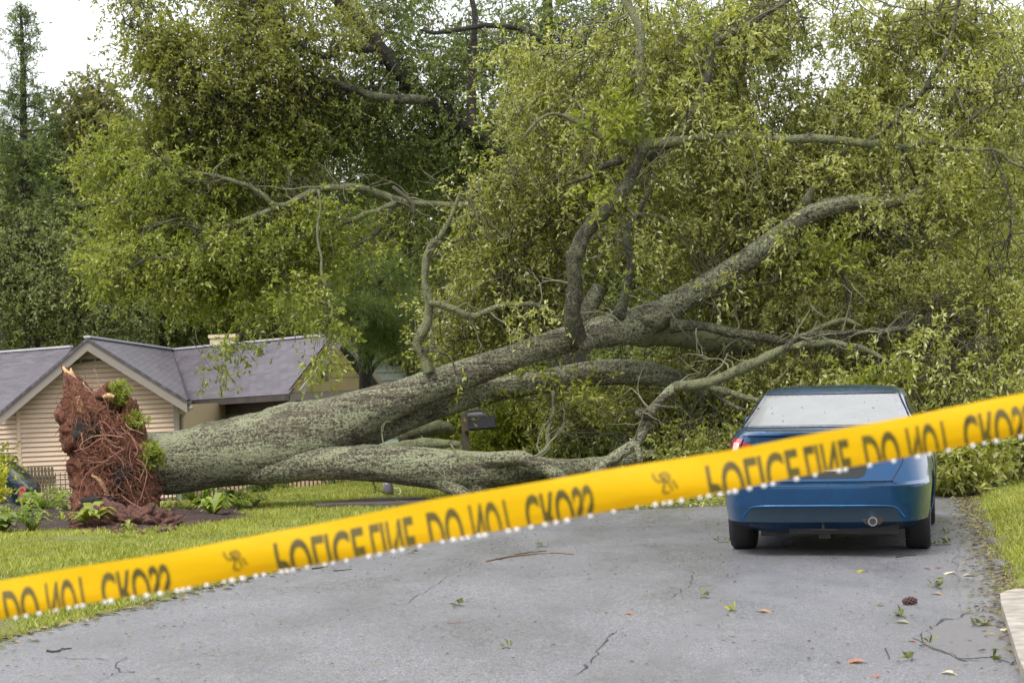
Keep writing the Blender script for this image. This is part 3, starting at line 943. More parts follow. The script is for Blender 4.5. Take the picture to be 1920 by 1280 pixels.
# root plate: stack of slices following the photographed outline
prof = [(687, 117, 122), (694, 118, 129), (704, 121, 139), (716, 124, 152), (730, 127, 165), (742, 128, 178), (755, 126, 196), (768, 122, 222), (778, 122, 240), (790, 121, 250), (806, 119, 258), (822, 120, 266),
        (840, 130, 274), (860, 137, 281), (880, 140, 287), (900, 142, 290), (920, 142, 296), (938, 145, 300), (952, 148, 300), (966, 142, 305), (980, 140, 310)]
RD = 26.6
ph = np.array(prof, float)
SL, SG = 110, 96
mb = MB()
for j in range(SL):
    y = 687 + (980 - 687) * j / (SL - 1)
    l = np.interp(y, ph[:, 0], ph[:, 1]); rr = np.interp(y, ph[:, 0], ph[:, 2])
    c = at((l + rr) / 2, y, RD)
    hw = (rr - l) / 2 * RD / FPX
    hd = min(.75, .16 + hw * .95)
    for k in range(SG):
        a = 2 * math.pi * k / SG
        p = c + Vector((hw * math.cos(a), hd * math.sin(a), 0))
        dirn = Vector((math.cos(a), math.sin(a), 0))
        n = mnoise.fractal(p * 2.6, 1, 2, 4) * .5 + mnoise.fractal(p * 9 , .9, 2, 4) * .22 + abs(mnoise.noise(p * 22)) * .10
        amp = .40 * min(1, hw / .22)
        mb.v.append(tuple(p + dirn * n * amp * .6 + Vector((0, 0, .06 * mnoise.noise(p * 6)))))
for j in range(SL - 1):
    for k in range(SG):
        a, b = j * SG + k, j * SG + (k + 1) % SG
        mb.f.append((a, a + SG, b + SG, b)); mb.m.append(0)
mb.f.append(tuple(range(SG))); mb.m.append(0)
RP = mb.build('root_plate', M['clay'], FT, smooth=True)
RPW = RP
# dark soil pocket
mb = MB()
blob(mb, at(166, 806, 26.05), .19, .18, .20, fr=9)
blob(mb, at(232, 898, 26.0), .16, .16, .22, fr=9)
blob(mb, at(190, 945, 25.95), .28, .2, .13, fr=9)
o = mb.build('soil_pocket', M['black_soil'], FT, smooth=True)
mb = MB(); blob(mb, at(208, 752, 26.5), .15, .3, .24, .6, 8, 50, 36)
mb.build('root_lobe', M['clay'], FT, smooth=True)
mb = MB(); blob(mb, at(248, 800, 26.5), .14, .3, .34, .6, 8, 50, 36)
mb.build('root_lobe', M['clay'], FT, smooth=True)
# torn pale wood
def splinter(pxs, d, mat=M['wood']):
    return limb(pxs, d, d, 'torn_root', mat, FT, seg=8, lump=.35, ls=12)
splinter([(118, 687, 4), (124, 696, 9), (134, 708, 17), (150, 728, 26), (170, 755, 30)], 26.35)
splinter([(133, 690, 3), (134, 700, 7), (137, 710, 12)], 26.3)
splinter([(148, 742, 14), (152, 762, 18), (160, 778, 10)], 26.08)
splinter([(194, 745, 8), (204, 742, 12), (214, 745, 5)], 26.1)
splinter([(172, 890, 5), (186, 900, 9), (196, 915, 8), (204, 930, 5)], 25.9)
splinter([(196, 925, 4), (204, 938, 7), (212, 925, 4)], 25.9)
limb([(122, 700, 8), (135, 715, 20), (158, 742, 30), (190, 780, 26), (215, 815, 20)], 26.3, 26.0, 'root', M['clay'], FT, seg=16, lump=.35, ls=7)
limb([(150, 770, 12), (142, 810, 22), (128, 835, 26), (117, 838, 14)], 26.2, 26.2, 'root', M['clay'], FT, seg=14, lump=.4, ls=7)
# the visible roots, each its own
rr_ = random.Random(5)
roots = [
    [(150, 832, 2), (175, 818, 4), (205, 816, 4), (235, 820, 3)],
    [(138, 846, 3), (165, 838, 4), (190, 822, 4), (215, 830, 3), (225, 826, 2)],
    [(160, 862, 3), (190, 866, 4), (215, 852, 4), (235, 840, 3)],
    [(162, 874, 3), (175, 866, 3), (200, 866, 4), (222, 855, 3)],
    [(148, 940, 2), (152, 910, 3), (165, 885, 4), (190, 870, 4), (205, 862, 3)],
    [(152, 810, 3), (155, 830, 3), (150, 838, 3), (165, 852, 2)],
    [(210, 800, 3), (225, 815, 4), (240, 812, 5), (262, 838, 6), (272, 850, 3)],
    [(240, 810, 4), (250, 825, 5), (258, 845, 4), (250, 860, 2)],
    [(205, 842, 3), (228, 862, 3), (232, 880, 2)],
    [(178, 798, 3), (192, 790, 4), (205, 800, 3), (212, 812, 2)],
    [(262, 900, 3), (270, 880, 3), (276, 862, 3), (268, 850, 2)],
    [(262, 940, 3), (270, 915, 3), (276, 890, 3)],
    [(230, 930, 3), (250, 945, 4), (275, 955, 3)],
    [(255, 860, 3), (268, 868, 4), (275, 885, 3), (272, 905, 2)],
    [(170, 790, 2), (185, 770, 3), (200, 760, 3), (190, 740, 2)],
    [(175, 735, 2), (185, 722, 3), (180, 700, 1), (176, 690, 1)],
    [(200, 740, 3), (188, 725, 2), (170, 712, 1), (160, 700, 1)],
    [(118, 768, 1), (110, 762, 2), (104, 748, 1)],
]
for i in range(34):
    x = rr_.uniform(140, 262); y = rr_.uniform(775, 945)
    a = rr_.uniform(-.6, .6) + (0 if rr_.random() < .5 else 1.2)
    L = rr_.uniform(14, 46)
    p = [(x, y, 2)]
    for s in range(3):
        a += rr_.uniform(-.7, .7)
        x += math.cos(a) * L / 3; y += math.sin(a) * L / 3
        p.append((x, y, rr_.uniform(1, 2.6)))
    roots.append(p)
for i, p in enumerate(roots):
    d = 25.72 + rr_.uniform(-.08, .12)
    limb([(a, b, w_ * .62) for a, b, w_ in p], d, d + rr_.uniform(-.12, .12), 'root', M['root'] if i % 5 else M['root_pale'], FT, seg=6, lump=.2, k=4)
# hair roots on the plate as one mass
mb = MB()
for i in range(1300):
    y = rr_.uniform(725, 965)
    l = np.interp(y, ph[:, 0], ph[:, 1]); r2 = np.interp(y, ph[:, 0], ph[:, 2])
    x = rr_.uniform(l - 3, r2 + 2)
    edge = abs((x - (l + r2) / 2) / ((r2 - l) / 2))
    d = RD - .72 * math.sqrt(max(0, 1 - min(1, edge) ** 2)) - rr_.uniform(-.02, .10)
    P = [at(x, y, d)]
    v = Vector((rr_.gauss(0, 1), rr_.gauss(-.4, .5), rr_.gauss(-.3, 1))).normalized()
    for s in range(4):
        v = (v + Vector((rr_.gauss(0, .5), rr_.gauss(0, .4), rr_.gauss(-.12, .5)))).normalized()
        P.append(P[-1] + v * rr_.uniform(.02, .07))
    mb.tube(P, [.0042, .004, .0034, .0026, .0015], 3, cap=False)
mb.build('root_hairs', simple('fine roots', (.20, .085, .05), .8, var=.5, scale=30), FT)['kind'] = 'stuff'

# leaves of the fallen crown
cr = [
        (1250, 130, 27.5, 190, 170, 1.4, 1.1), (1080, 330, 27.6, 150, 200, 1.2, 1.1), (960, 480, 27.8, 110, 160, 1.0, .7), (1000, 170, 28, 80, 130, 1.0, .35),
    (1350, 380, 27.6, 200, 170, 1.5, 1.2), (1560, 380, 27.8, 200, 160, 1.5, 1.2), (1520, 200, 27.6, 130, 80, 1.1, .36), (1770, 330, 27.8, 170, 180, 1.6, 1.05),
    (1850, 150, 28, 110, 180, 1.6, .65), (1650, 560, 27, 260, 110, 1.6, 1.25), (1400, 560, 28.6, 220, 120, 1.0, .8), (1300, 740, 28.3, 220, 70, 1.0, .7),
    (1130, 800, 28.5, 150, 70, .8, .45), (1320, 850, 26.6, 110, 50, .8, .3), (1840, 620, 26.3, 140, 150, 1.4, .95), (1860, 800, 25.8, 120, 90, 1.1, .6), (1560, 720, 26.9, 190, 80, 1.0, .7),
    (1700, 850, 26.5, 120, 60, .9, .4), (880, 620, 28.2, 100, 80, .6, .35), (1000, 560, 28, 90, 90, .7, .4), (1420, 60, 27.6, 110, 60, 1.2, .3), (1660, 130, 28, 60, 70, 1, .3), (1610, 50, 28, 60, 50, 1, .12), (1740, 40, 28, 90, 60, 1, .3), (1440, 40, 28, 70, 60, 1, .2),
]
cr = [(a, b, d + (1.1 if b < 640 else .4), rx, ry, rd * .85, w * (1.0 if (a, b) in ((1540, 180), (1660, 130)) else 1)) for a, b, d, rx, ry, rd, w in cr]
crown('crown', FT, cr, 2900, M['leaf_fallen'], leaf=(.078, .029), clump_r=.34, twigs=9, per=12, skel=sk, seed=11, droop=.45, brmat=M['twig'])
fr = [(1160, 215, 25.8, 50, 30, .3, .6), (1125, 370, 25.9, 24, 24, .2, .15), (1560, 480, 26.4, 50, 60, .4, .4), (840, 705, 27.3, 40, 20, .2, .15), (1320, 60, 26, 24, 20, .3, .15),
      (930, 740, 27.6, 60, 40, .3, .3), (1080, 720, 27, 90, 14, .3, .2), (1640, 700, 24.8, 60, 30, .3, .3)]
fr2 = [(1300, 180, 25.8, 40, 40, .3, 1), (1400, 245, 25.8, 60, 24, .3, .8), (1560, 310, 25.9, 50, 20, .3, .4), (1760, 295, 26, 70, 20, .3, .4), (1690, 210, 26.1, 50, 50, .3, .8), (1185, 450, 26.2, 26, 50, .3, .6),
       (1480, 440, 26.3, 40, 24, .2, .5), (1360, 530, 26.5, 40, 18, .2, .3), (1640, 385, 26.1, 60, 20, .3, .8), (1760, 340, 26.2, 50, 40, .3, 1.2), (1560, 690, 24.9, 60, 14, .2, .35), (1720, 640, 24.8, 80, 30, .3, 1), (1200, 120, 26, 30, 60, .3, .5),
       (1400, 60, 26.2, 60, 30, .3, .6), (1800, 120, 26.2, 40, 60, .3, .7), (1820, 700, 24.8, 70, 40, .4, 1), (1000, 600, 26.3, 50, 20, .2, .4)]
crown('crown', FT, fr2, 80, M['leaf_fallen'], leaf=(.080, .030), clump_r=.24, twigs=8, per=11, skel=sk, seed=13, droop=.45)
crown('crown', FT, fr, 42, M['leaf_fresh'], leaf=(.10, .036), clump_r=.22, twigs=8, per=10, skel=sk, seed=12, droop=.2)

# ------------------------------------------------------------------ standing oak behind the fallen one
SO = W(empty('standing_oak', ground(1065, 905)))
SO.location = (at(1065, 800, 34).x, 34, -.1)
tag(SO, 'big standing oak behind the fallen tree, long limb reaching left over the house', 'tree')
so = []
limb([(1070, 905, 90), (1062, 760, 74), (1066, 600, 66), (1062, 460, 60), (1050, 360, 50), (1040, 220, 34), (1030, 90, 24), (1025, -60, 14)], 34, 36.2, 'trunk', M['bark_back'], SO, seg=22, lump=.1, skel=so)
limb([(1055, 420, 34), (990, 360, 30), (930, 290, 32), (868, 240, 32), (800, 190, 29), (740, 125, 27), (690, 60, 25), (640, 10, 22), (590, -40, 18)], 34.8, 33.6, 'limb', M['bark_back'], SO, seg=16, skel=so)
limb([(1058, 470, 30), (980, 420, 22), (900, 385, 18), (860, 386, 16), (800, 383, 15), (740, 372, 16), (690, 358, 15), (640, 350, 15), (598, 354, 14), (560, 372, 13), (520, 386, 12), (470, 352, 9), (410, 332, 8), (340, 320, 6), (290, 312, 4), (240, 300, 3)], 33.6, 31.2, 'limb', M['bark_green'], SO, skel=so)
limb([(520, 386, 10), (470, 405, 11), (425, 428, 9), (390, 455, 7), (340, 480, 6), (270, 490, 4), (220, 520, 2)], 31.6, 31, 'limb', M['bark_green'], SO, skel=so)
limb([(415, 430, 6), (370, 428, 5), (330, 410, 4), (290, 425, 3)], 31.4, 31, 'limb', M['bark_dark'], SO, skel=so)
limb([(740, 376, 12), (690, 400, 11), (640, 420, 10), (610, 432, 6), (560, 452, 4), (500, 505, 3)], 32.4, 31.6, 'limb', M['bark_green'], SO, skel=so)
limb([(740, 376, 8), (710, 430, 8), (680, 455, 6), (650, 470, 3)], 32.4, 32, 'limb', M['bark_dark'], SO, skel=so)
limb([(736, 352, 7), (752, 365, 8), (770, 382, 8), (778, 400, 4)], 31.9, 31.8, 'limb', M['twig'], SO)
limb([(597, 356, 5), (600, 400, 4), (596, 440, 5), (605, 480, 5), (603, 520, 6), (616, 560, 5), (617, 585, 4), (622, 610, 2)], 31.4, 31.1, 'limb', M['twiglimb'], SO, seg=6, skel=so, wig=.05)
limb([(400, 335, 5), (404, 315, 4), (440, 290, 3)], 31.3, 31.2, 'limb', M['bark_green'], SO, seg=6)
limb([(598, 354, 6), (560, 352, 4), (500, 352, 3), (480, 350, 2)], 31.6, 31.4, 'limb', M['bark_green'], SO, seg=6)
limb([(700, 90, 16), (640, 90, 12), (600, 105, 9), (540, 60, 6), (480, 0, 4)], 33.2, 32.4, 'limb', M['bark_back'], SO, skel=so)
limb([(800, 190, 18), (700, 180, 14), (600, 150, 11), (510, 182, 9), (450, 210, 6), (400, 190, 4)], 33.3, 32.3, 'limb', M['bark_dark'], SO, skel=so)
limb([(510, 182, 6), (460, 110, 6), (455, 40, 4), (470, -20, 3)], 32.6, 32.4, 'limb', M['bark_green'], SO, skel=so)
limb([(450, 210, 5), (380, 160, 5), (300, 90, 4), (230, 40, 3)], 32.6, 32, 'limb', M['bark_back'], SO, skel=so)
limb([(1045, 260, 22), (1080, 170, 16), (1010, 70, 12), (920, 50, 10), (830, 62, 8), (790, 58, 5)], 34.3, 33.5, 'limb', M['bark_back'], SO, skel=so)
limb([(880, 245, 20), (885, 160, 14), (890, 60, 12), (880, -20, 8)], 33.8, 34, 'limb', M['bark_back'], SO, skel=so)
lime = [(330, 420, 31.8, 150, 130, 1.2, 1.2), (300, 280, 32.2, 110, 60, 1.0, .5), (470, 300, 32, 140, 80, 1.1, .8), (420, 520, 32, 150, 60, 1.0, .6), (230, 500, 31.8, 60, 40, .8, .2), (560, 450, 32.2, 100, 80, 1, .4), (210, 330, 32.6, 40, 70, .8, .2)]
limef = [(240, 480, 31.0, 60, 40, .3, .4), (290, 320, 31.2, 70, 30, .3, .4), (430, 450, 31.2, 80, 40, .3, .6), (540, 420, 31.6, 60, 40, .3, .3), (640, 400, 32, 70, 30, .3, .3), (360, 500, 31.2, 80, 40, .3, .4), (700, 470, 32, 60, 40, .3, .25)]
crown('crown', SO, limef, 90, M['leaf_lime'], leaf=(.085, .034), clump_r=.26, twigs=8, per=10, skel=so, seed=25, droop=.35)
lime = [(a, b, d + 1.3, rx, ry, rd * .9, w) for a, b, d, rx, ry, rd, w in lime]
crown('crown', SO, lime, 760, M['leaf_lime'], leaf=(.085, .034), clump_r=.36, twigs=9, per=11, skel=so, seed=21, droop=.3)
oli = [(400, 110, 32.6, 170, 100, 1.2, .9), (290, 80, 32.4, 80, 60, .8, .25), (560, 60, 33, 130, 90, 1.1, .5), (260, -20, 32.6, 70, 30, .8, .12), (440, 0, 33, 120, 40, 1, .25), (380, 210, 33, 150, 50, 1, .5), (560, 190, 33.4, 120, 80, 1, .5)]
crown('crown', SO, oli, 520, M['leaf_olive'], leaf=(.085, .034), clump_r=.36, twigs=8, per=10, skel=so, seed=22, droop=.3)
dep = [(640, 230, 33, 140, 70, 1.1, .8), (780, 140, 33.6, 160, 100, 1.2, .65), (850, 280, 33.8, 110, 80, 1.2, .6), (720, 20, 34, 150, 50, 1.2, .3), (950, 100, 34.8, 120, 110, 1.2, .55), (700, 330, 34, 120, 50, 1, .35), (1000, 300, 34.6, 90, 120, 1, .4), (1120, 60, 35, 100, 90, 1.2, .4), (870, 440, 34.4, 90, 80, .8, .3)]
dep = [(a, b, d + 1.0, rx, ry, rd * .8, w) for a, b, d, rx, ry, rd, w in dep]
crown('crown', SO, dep, 760, M['leaf_deep'], leaf=(.085, .034), clump_r=.38, twigs=9, per=11, skel=so, seed=23, droop=.2, brmat=M['twig_dark'])
hang = [(440, 652, 30.6, 22, 18, .2, .25), (600, 665, 30.4, 24, 44, .3, .3), (630, 590, 31, 40, 18, .5, .3), (570, 550, 31.2, 80, 50, .5, .5), (480, 580, 31.4, 60, 24, .4, .3), (410, 690, 30.6, 16, 18, .2, .1)]
crown('crown', SO, hang, 36, M['leaf_lime'], leaf=(.10, .036), clump_r=.24, twigs=8, per=9, skel=so, seed=24, droop=.5)


def tree(label, px, base, D, toppx, toppy, w, ells, n, mat, seed, leaf=(.12, .05), name='broadleaf_tree', lean=0, bm=None, group=None, **kw):
    b = at(px, 900, D)
    zb = float(gh(b.x, D)) - .1
    t = W(empty(name, (b.x, D, zb)))
    tag(t, label, 'tree', group)
    # pixel row at which the trunk meets the ground at this depth
    lo = at(px, 900, D).z; hi = at(px, 800, D).z
    py = 900 + (lo - zb) / (hi - lo) * 100
    s = []
    mx = (px + toppx) / 2
    limb([(px, py, w), (px + lean, (py * 2 + toppy) / 3, w * .8), (mx, (py + toppy * 2) / 3, w * .55), (toppx, toppy, w * .2)], D, D, 'trunk', bm or M['bark_back'], t, seg=12, lump=.08, skel=s, k=8, wig=.15)
    r = random.Random(seed)
    for e in ells:
        q = [(mx, min(py - 20, e[1] + 90), w * .35, D), ((mx + e[0]) / 2, e[1] + 50, w * .28, (D + e[2]) / 2), (e[0], e[1], w * .18, e[2]), (e[0] + r.uniform(-.6, .6) * e[3], e[1] - .6 * e[4], w * .07, e[2])]
        limb(q, D, D, 'limb', bm or M['bark_back'], t, seg=7, lump=.08, skel=s, wig=.2)
    crown('crown', t, ells, n, mat, leaf=leaf, skel=s, seed=seed, brmat=M['twig_dark'], brr=.012, **kw)
    return t

BK = dict(clump_r=.6, twigs=9, per=10, tl=(.3, .7))
tree('dark dense grey green tree at the left edge above the roof', 60, 0, 59, 60, 420, 40, [(60, 520, 59, 150, 140, 2, 1.2), (-60, 470, 59, 90, 160, 2, .6), (190, 560, 59, 110, 90, 1.6, .7), (100, 430, 60, 100, 60, 1.5, .5)], 546, M['leaf_grey'], 31, **BK)
tree('broad leathery leaved tree between the tall conifer and the oak, brown tipped', 170, 0, 62, 180, 190, 34, [(180, 260, 62, 70, 90, 1.5, .8), (110, 340, 62, 90, 90, 1.6, .8), (170, 180, 62, 45, 30, .8, .16), (230, 360, 63, 90, 100, 1.4, .6)], 312, M['leaf_magnolia'], 32, leaf=(.19, .07), **BK)
tree('leafy green tree at the left edge below the tall conifer', 10, 0, 65, 10, 240, 30, [(0, 370, 65, 90, 100, 1.6, 1), (-60, 320, 65, 60, 60, 1.4, .3), (70, 300, 66, 60, 50, 1, .3)], 260, M['leaf_olive'], 33, **BK)
tree('dark green tree rising behind the house gable', 300, 0, 63, 300, 380, 36, [(300, 500, 63, 130, 140, 2, 1.2), (250, 600, 62, 120, 60, 1.6, .6), (400, 560, 63, 130, 90, 1.6, .8)], 494, M['leaf_deep'], 34, **BK)
tree('shady tree behind the long house roof', 560, 0, 63, 560, 250, 36, [(540, 480, 63, 160, 120, 2, 1.2), (520, 340, 63, 130, 80, 2, .6), (640, 560, 62, 120, 70, 1.4, .5)], 494, M['leaf_wood'], 35, **BK)
tree('tall shady tree showing between the standing oak and the pine', 780, 0, 61, 790, 200, 44, [(780, 470, 61, 130, 170, 2, 1.4), (760, 300, 61, 110, 80, 2, .5), (860, 620, 60, 140, 90, 1.5, .8)], 624, M['leaf_wood'], 36, **BK)
tree('dark tree behind the middle of the fallen crown', 1180, 0, 48, 1190, 60, 44, [(1150, 480, 48, 150, 170, 2, 1.2), (1180, 220, 48, 150, 150, 2, 1), (1130, 720, 46, 200, 90, 1.6, 1), (1300, 330, 48, 120, 150, 2, .8)], 620, M['leaf_deep'], 37, **BK)
tree('olive tree with two bare stems behind the upper right branches', 1650, 0, 50, 1655, 40, 38, [(1600, 420, 50, 190, 130, 2, 1.2), (1680, 270, 50, 50, 60, 1.4, .2), (1480, 560, 49, 190, 110, 2, 1.1), (1720, 40, 50, 50, 50, 1.2, .1)], 440, M['leaf_olive'], 38, **BK)
tree('tree at the right edge with its trunk showing through thin leaves', 1860, 0, 48, 1830, 10, 44, [(1880, 300, 48, 110, 160, 1.8, .8), (1840, 520, 48, 160, 140, 2, 1.1), (1970, 120, 48, 70, 140, 1.6, .35), (1760, 700, 46, 190, 90, 1.6, .9)], 480, M['leaf_olive'], 39, **BK)
tree('thin topped tree left of the upper right sky gap', 1400, 0, 52, 1390, -20, 34, [(1340, 180, 52, 60, 120, 1.6, .4), (1400, 420, 52, 140, 130, 2, .9), (1380, 650, 48, 180, 90, 1.4, .8)], 380, M['leaf_wood'], 40, **BK)

# tall slender conifer, far left
CT = W(empty('tall_conifer', (at(48, 700, 64).x, 64, -1.3)))
tag(CT, 'tall thin conifer standing clear against the sky at far left', 'tree')
cs = []
limb([(66, 960, 30), (56, 600, 24), (46, 300, 16), (42, 100, 9), (38, 8, 3)], 60, 60, 'trunk', M['bark_back'], CT, seg=8, skel=cs, lump=.03)
r = random.Random(3)
ce = []
for y in range(18, 420, 22):
    wd = (12 + (y - 18) * .24) * r.uniform(.55, 1.25)
    if 88 < y < 110: wd *= .35
    for s in (-1, 1):
        x = 40 + (y * .03)
        ce.append((x + s * wd * .55, y + 5, 60, wd * .5, 8, wd * .014, wd / 14))
        limb([(x, y + 8, 3), (x + s * wd * .6, y + 2, 2), (x + s * wd, y - 6, 1)], 60, 60, 'limb', M['twig_dark'], CT, seg=4, k=3, lump=0)
for s in (0,):
    ce.append((40, 38, 60, 20, 22, .4, 3)); ce.append((44, 190, 60, 34, 26, .5, 2)); ce.append((46, 330, 60, 50, 50, .8, 4))
crown('crown', CT, ce, 210, M['needle'], leaf=(.16, .028), clump_r=.28, twigs=7, per=14, tl=(.15, .4), droop=-.1, seed=41, skel=cs, brmat=M['twig_dark'], brr=.01)

# small pine by the house corner
PN = W(empty('small_pine', (at(684, 780, 38).x, 38, float(gh(at(684, 780, 38).x, 38)))))
tag(PN, 'dark trunked pine with soft needle sprays behind the right end of the house', 'tree')
ps = []
limb([(690, 930, 30), (688, 780, 28), (685, 680, 26), (682, 600, 22), (676, 520, 17), (672, 440, 12), (660, 360, 9), (655, 280, 5)], 38, 38, 'trunk', M['bark_back'], PN, seg=12, skel=ps, lump=.1)
for q in [[(683, 590, 9), (640, 545, 6), (610, 520, 3)], [(680, 560, 12), (720, 520, 9), (760, 490, 5), (800, 455, 3)], [(678, 540, 8), (650, 500, 6), (620, 470, 3)], [(687, 700, 9), (725, 672, 7), (765, 655, 5), (830, 645, 2)], [(686, 690, 7), (720, 650, 5), (750, 645, 2)], [(676, 500, 8), (700, 470, 6), (740, 430, 4)], [(660, 400, 6), (620, 380, 4), (590, 370, 2)]]:
    limb(q, 38, 37.6, 'limb', M['bark_back'], PN, seg=7, skel=ps, wig=.1)
crown('crown', PN, [(660, 590, 37, 80, 35, .6, 1), (730, 620, 37.4, 70, 40, .6, .8), (600, 570, 37.4, 60, 30, .5, .4), (680, 520, 37.8, 90, 50, .6, .6), (660, 380, 38, 60, 80, .6, .5), (740, 570, 38, 50, 40, .5, .3)], 120, M['needle'],
      leaf=(.20, .014), clump_r=.20, twigs=8, per=22, tl=(.1, .3), droop=.05, seed=42, skel=ps, brmat=M['twig_dark'], upn=0)

# far wood that reads as one mass
def far_wood():
    r = np.random.default_rng(77)
    n = 170000
    px = r.uniform(-500, 2500, n)
    top = 400 + 90 * np.sin(px * .011) + 50 * np.sin(px * .031 + 1) + r.normal(0, 18, n)
    Y = r.uniform(66, 82, n)
    zt = CAMH + (735 - top) * 74 / FPX
    z = -1.2 + (zt + 1.2) * r.random(n) ** .85
    x = (px - 960) / FPX * 74
    B = np.stack([x, Y, z], -1)
    cl = np.array([mnoise.fractal(Vector((a * .5, b * .2, c * .6)), 1, 2, 3) for a, b, c in B[::10]])
    cl = np.repeat(cl, 10)[:n] * .5 + .5
    V = leaf_quads(B, unit(r.normal(0, 1, (n, 3))), unit(r.normal(0, 1, (n, 3))), r.uniform(.3, .6, n), r.uniform(.18, .34, n))
    return tag(link('far_woodland', fast_mesh('far_woodland', V, 4, {'rnd': r.random(n), 'clump': np.clip(cl, 0, 1)}), M['leaf_wood']), 'dark far off woodland behind all the trees', 'woodland', kind='stuff')
far_wood()

for par_, mbs in SIDE.values():
    mbs.build('bare_twigs', M['twiglimb'], par_, smooth=True)['kind'] = 'stuff'

# ------------------------------------------------------------------ shrubs and garden plants
def shrub(label, ells, n, mat, seed, leaf=(.07, .03), name='shrub', cat='shrub', **kw):
    e = ells[0]
    p = at(e[0], e[1], e[2])
    z = p.z - .06 if cat == 'tuft' else float(gh(p.x, p.y))
    t = W(empty(name, (p.x, p.y, z)))
    tag(t, label, cat, kw.pop('group', None))
    s = []
    mb = MB()
    r = random.Random(seed)
    for i in range(7):
        q = ells[i % len(ells)]
        a = Vector((p.x + r.uniform(-.06, .06), p.y + r.uniform(-.06, .06), z - .03))
        b = at(q[0] + r.uniform(-.6, .6) * q[3], q[1] - r.uniform(-.2, .7) * q[4], q[2] + r.uniform(-.3, .3) * q[5])
        P = catmull([tuple(a), tuple((a + b) / 2 + Vector((0, 0, .1))), tuple(b)], 5)
        mb.tube(P, [.016 * (1 - .7 * k / len(P)) for k in range(len(P))], 5)
        s += [tuple(v) for v in P[3:]]
    mb.build('stems', M['twig_dark'], t, smooth=True)
    crown('foliage', t, ells, n, mat, leaf=leaf, skel=s, seed=seed, clump_r=kw.get('clump_r', .18), twigs=8, per=10, tl=kw.get('tl', (.08, .24)), brr=.005, droop=kw.get('droop', .1), twiggeo=False)
    return t
shrub('golden yellow leaved shrub beside the parked dark car', [(-22, 905, 30, 16, 26, .3, 1)], 26, M['leaf_yellow'], 51, name='golden_shrub')
shrub('green shrub above the golden one, in front of the dark car', [(2, 866, 31, 18, 6, .2, 1)], 7, M['leaf_fresh'], 52)
shrub('yellow green shrub behind the mailbox', [(970, 820, 30, 80, 50, .6, 1), (920, 855, 30, 40, 25, .4, .3), (1010, 770, 30.2, 60, 40, .5, .4)], 130, leaf_mat('sunny shrub leaves', [(.10, .13, .015), (.20, .23, .025), (.36, .35, .05)]), 53, leaf=(.09, .035), clump_r=.22)
shrub('mossy bush under the second stem of the fallen tree', [(800, 780, 30.6, 40, 24, .4, 1), (845, 800, 30.6, 30, 20, .3, .5), (870, 690, 31, 40, 30, .4, .5)], 70, M['leaf_fresh'], 54, leaf=(.09, .035), clump_r=.2)
shrub('dark rounded bush in front of the metal fence', [(500, 920, 35.5, 28, 26, .4, 1)], 40, M['leaf_deep'], 55, clump_r=.14)
shrub('light green bush against the fence below the trunk', [(535, 925, 34.5, 18, 18, .3, 1)], 16, M['leaf_lime'], 56, clump_r=.12)
shrub('tall dark bush in front of the fence, left of the grey pot', [(640, 915, 35.5, 40, 28, .4, 1), (690, 905, 36, 30, 20, .3, .5)], 60, M['leaf_olive'], 57, clump_r=.15)
shrub('bright weeds in front of the fence right of the grey pot', [(780, 915, 33.6, 40, 14, .3, 1), (860, 905, 33.6, 60, 18, .4, 1)], 50, M['leaf_lime'], 58, clump_r=.14)
shrub('grey bush in front of the wire fence beside the root plate', [(112, 938, 31.5, 20, 12, .3, 1)], 12, M['leaf_grey'], 59, clump_r=.12, leaf=(.05, .02))
shrub('broad leafed bush behind the low trunk, at the road end', [(1230, 850, 28.2, 90, 40, .6, 1), (1330, 800, 28.4, 80, 60, .6, .8), (1110, 830, 29, 70, 50, .6, .6)], 150, M['leaf_deep'], 60, leaf=(.10, .045), clump_r=.24)
shrub('low leafy bush behind the parked blue car', [(1640, 880, 26, 90, 40, .6, .6), (1790, 880, 25, 50, 50, .5, 1), (1820, 840, 25.2, 70, 50, .5, .8), (1900, 850, 26.4, 60, 40, .5, .6), (1960, 830, 26.4, 60, 50, .5, .5)], 190, M['leaf_fallen'], 61, leaf=(.10, .042), clump_r=.24)


def frond_plant(label, px, py, size, n, mat, seed, name='fern', width=.035, group=None, up=1.9, cat='plant', at_pt=None):
    """arching strap or feathered fronds from one crown"""
    p = at_pt or ground(px, py)
    t = W(empty(name, p)); tag(t, label, cat, group)
    r = random.Random(seed)
    V, A, C = [], [], []
    for i in range(n):
        a = r.uniform(0, 2 * math.pi); L = size * 1.15 * r.uniform(.6, 1.1); rise = up * r.uniform(.5, 1.2)
        d = Vector((math.cos(a), math.sin(a), 0)); s = Vector((-math.sin(a), math.cos(a), 0))
        prev = None; tone = r.random()
        segs = 7
        for k in range(segs + 1):
            u = k / segs
            c = p + d * L * u * .8 + Vector((0, 0, L * rise * (u - .75 * u * u)))
            w = width * size * 2 * math.sin(math.pi * (u * .86 + .1)) 
            if prev:
                pc, pw = prev
                if name == 'fern':
                    # leaflets to both sides
                    for sg in (-1, 1):
                        ti = c + s * sg * w * 2.2 + d * L * .05
                        V += [pc, pc + d * L * .07, ti, ti - d * L * .05]; A.append(r.random()); C.append(tone)
                else:
                    V += [pc - s * pw, pc + s * pw, c + s * w, c - s * w]; A.append(r.random()); C.append(tone)
            prev = (c, w)
    V = np.array([tuple(v) for v in V])
    link('fronds', fast_mesh('fronds', V, 4, {'rnd': A, 'clump': C}), mat, t)
    return t
G_ = 'ferns and perennials in the mulch bed'
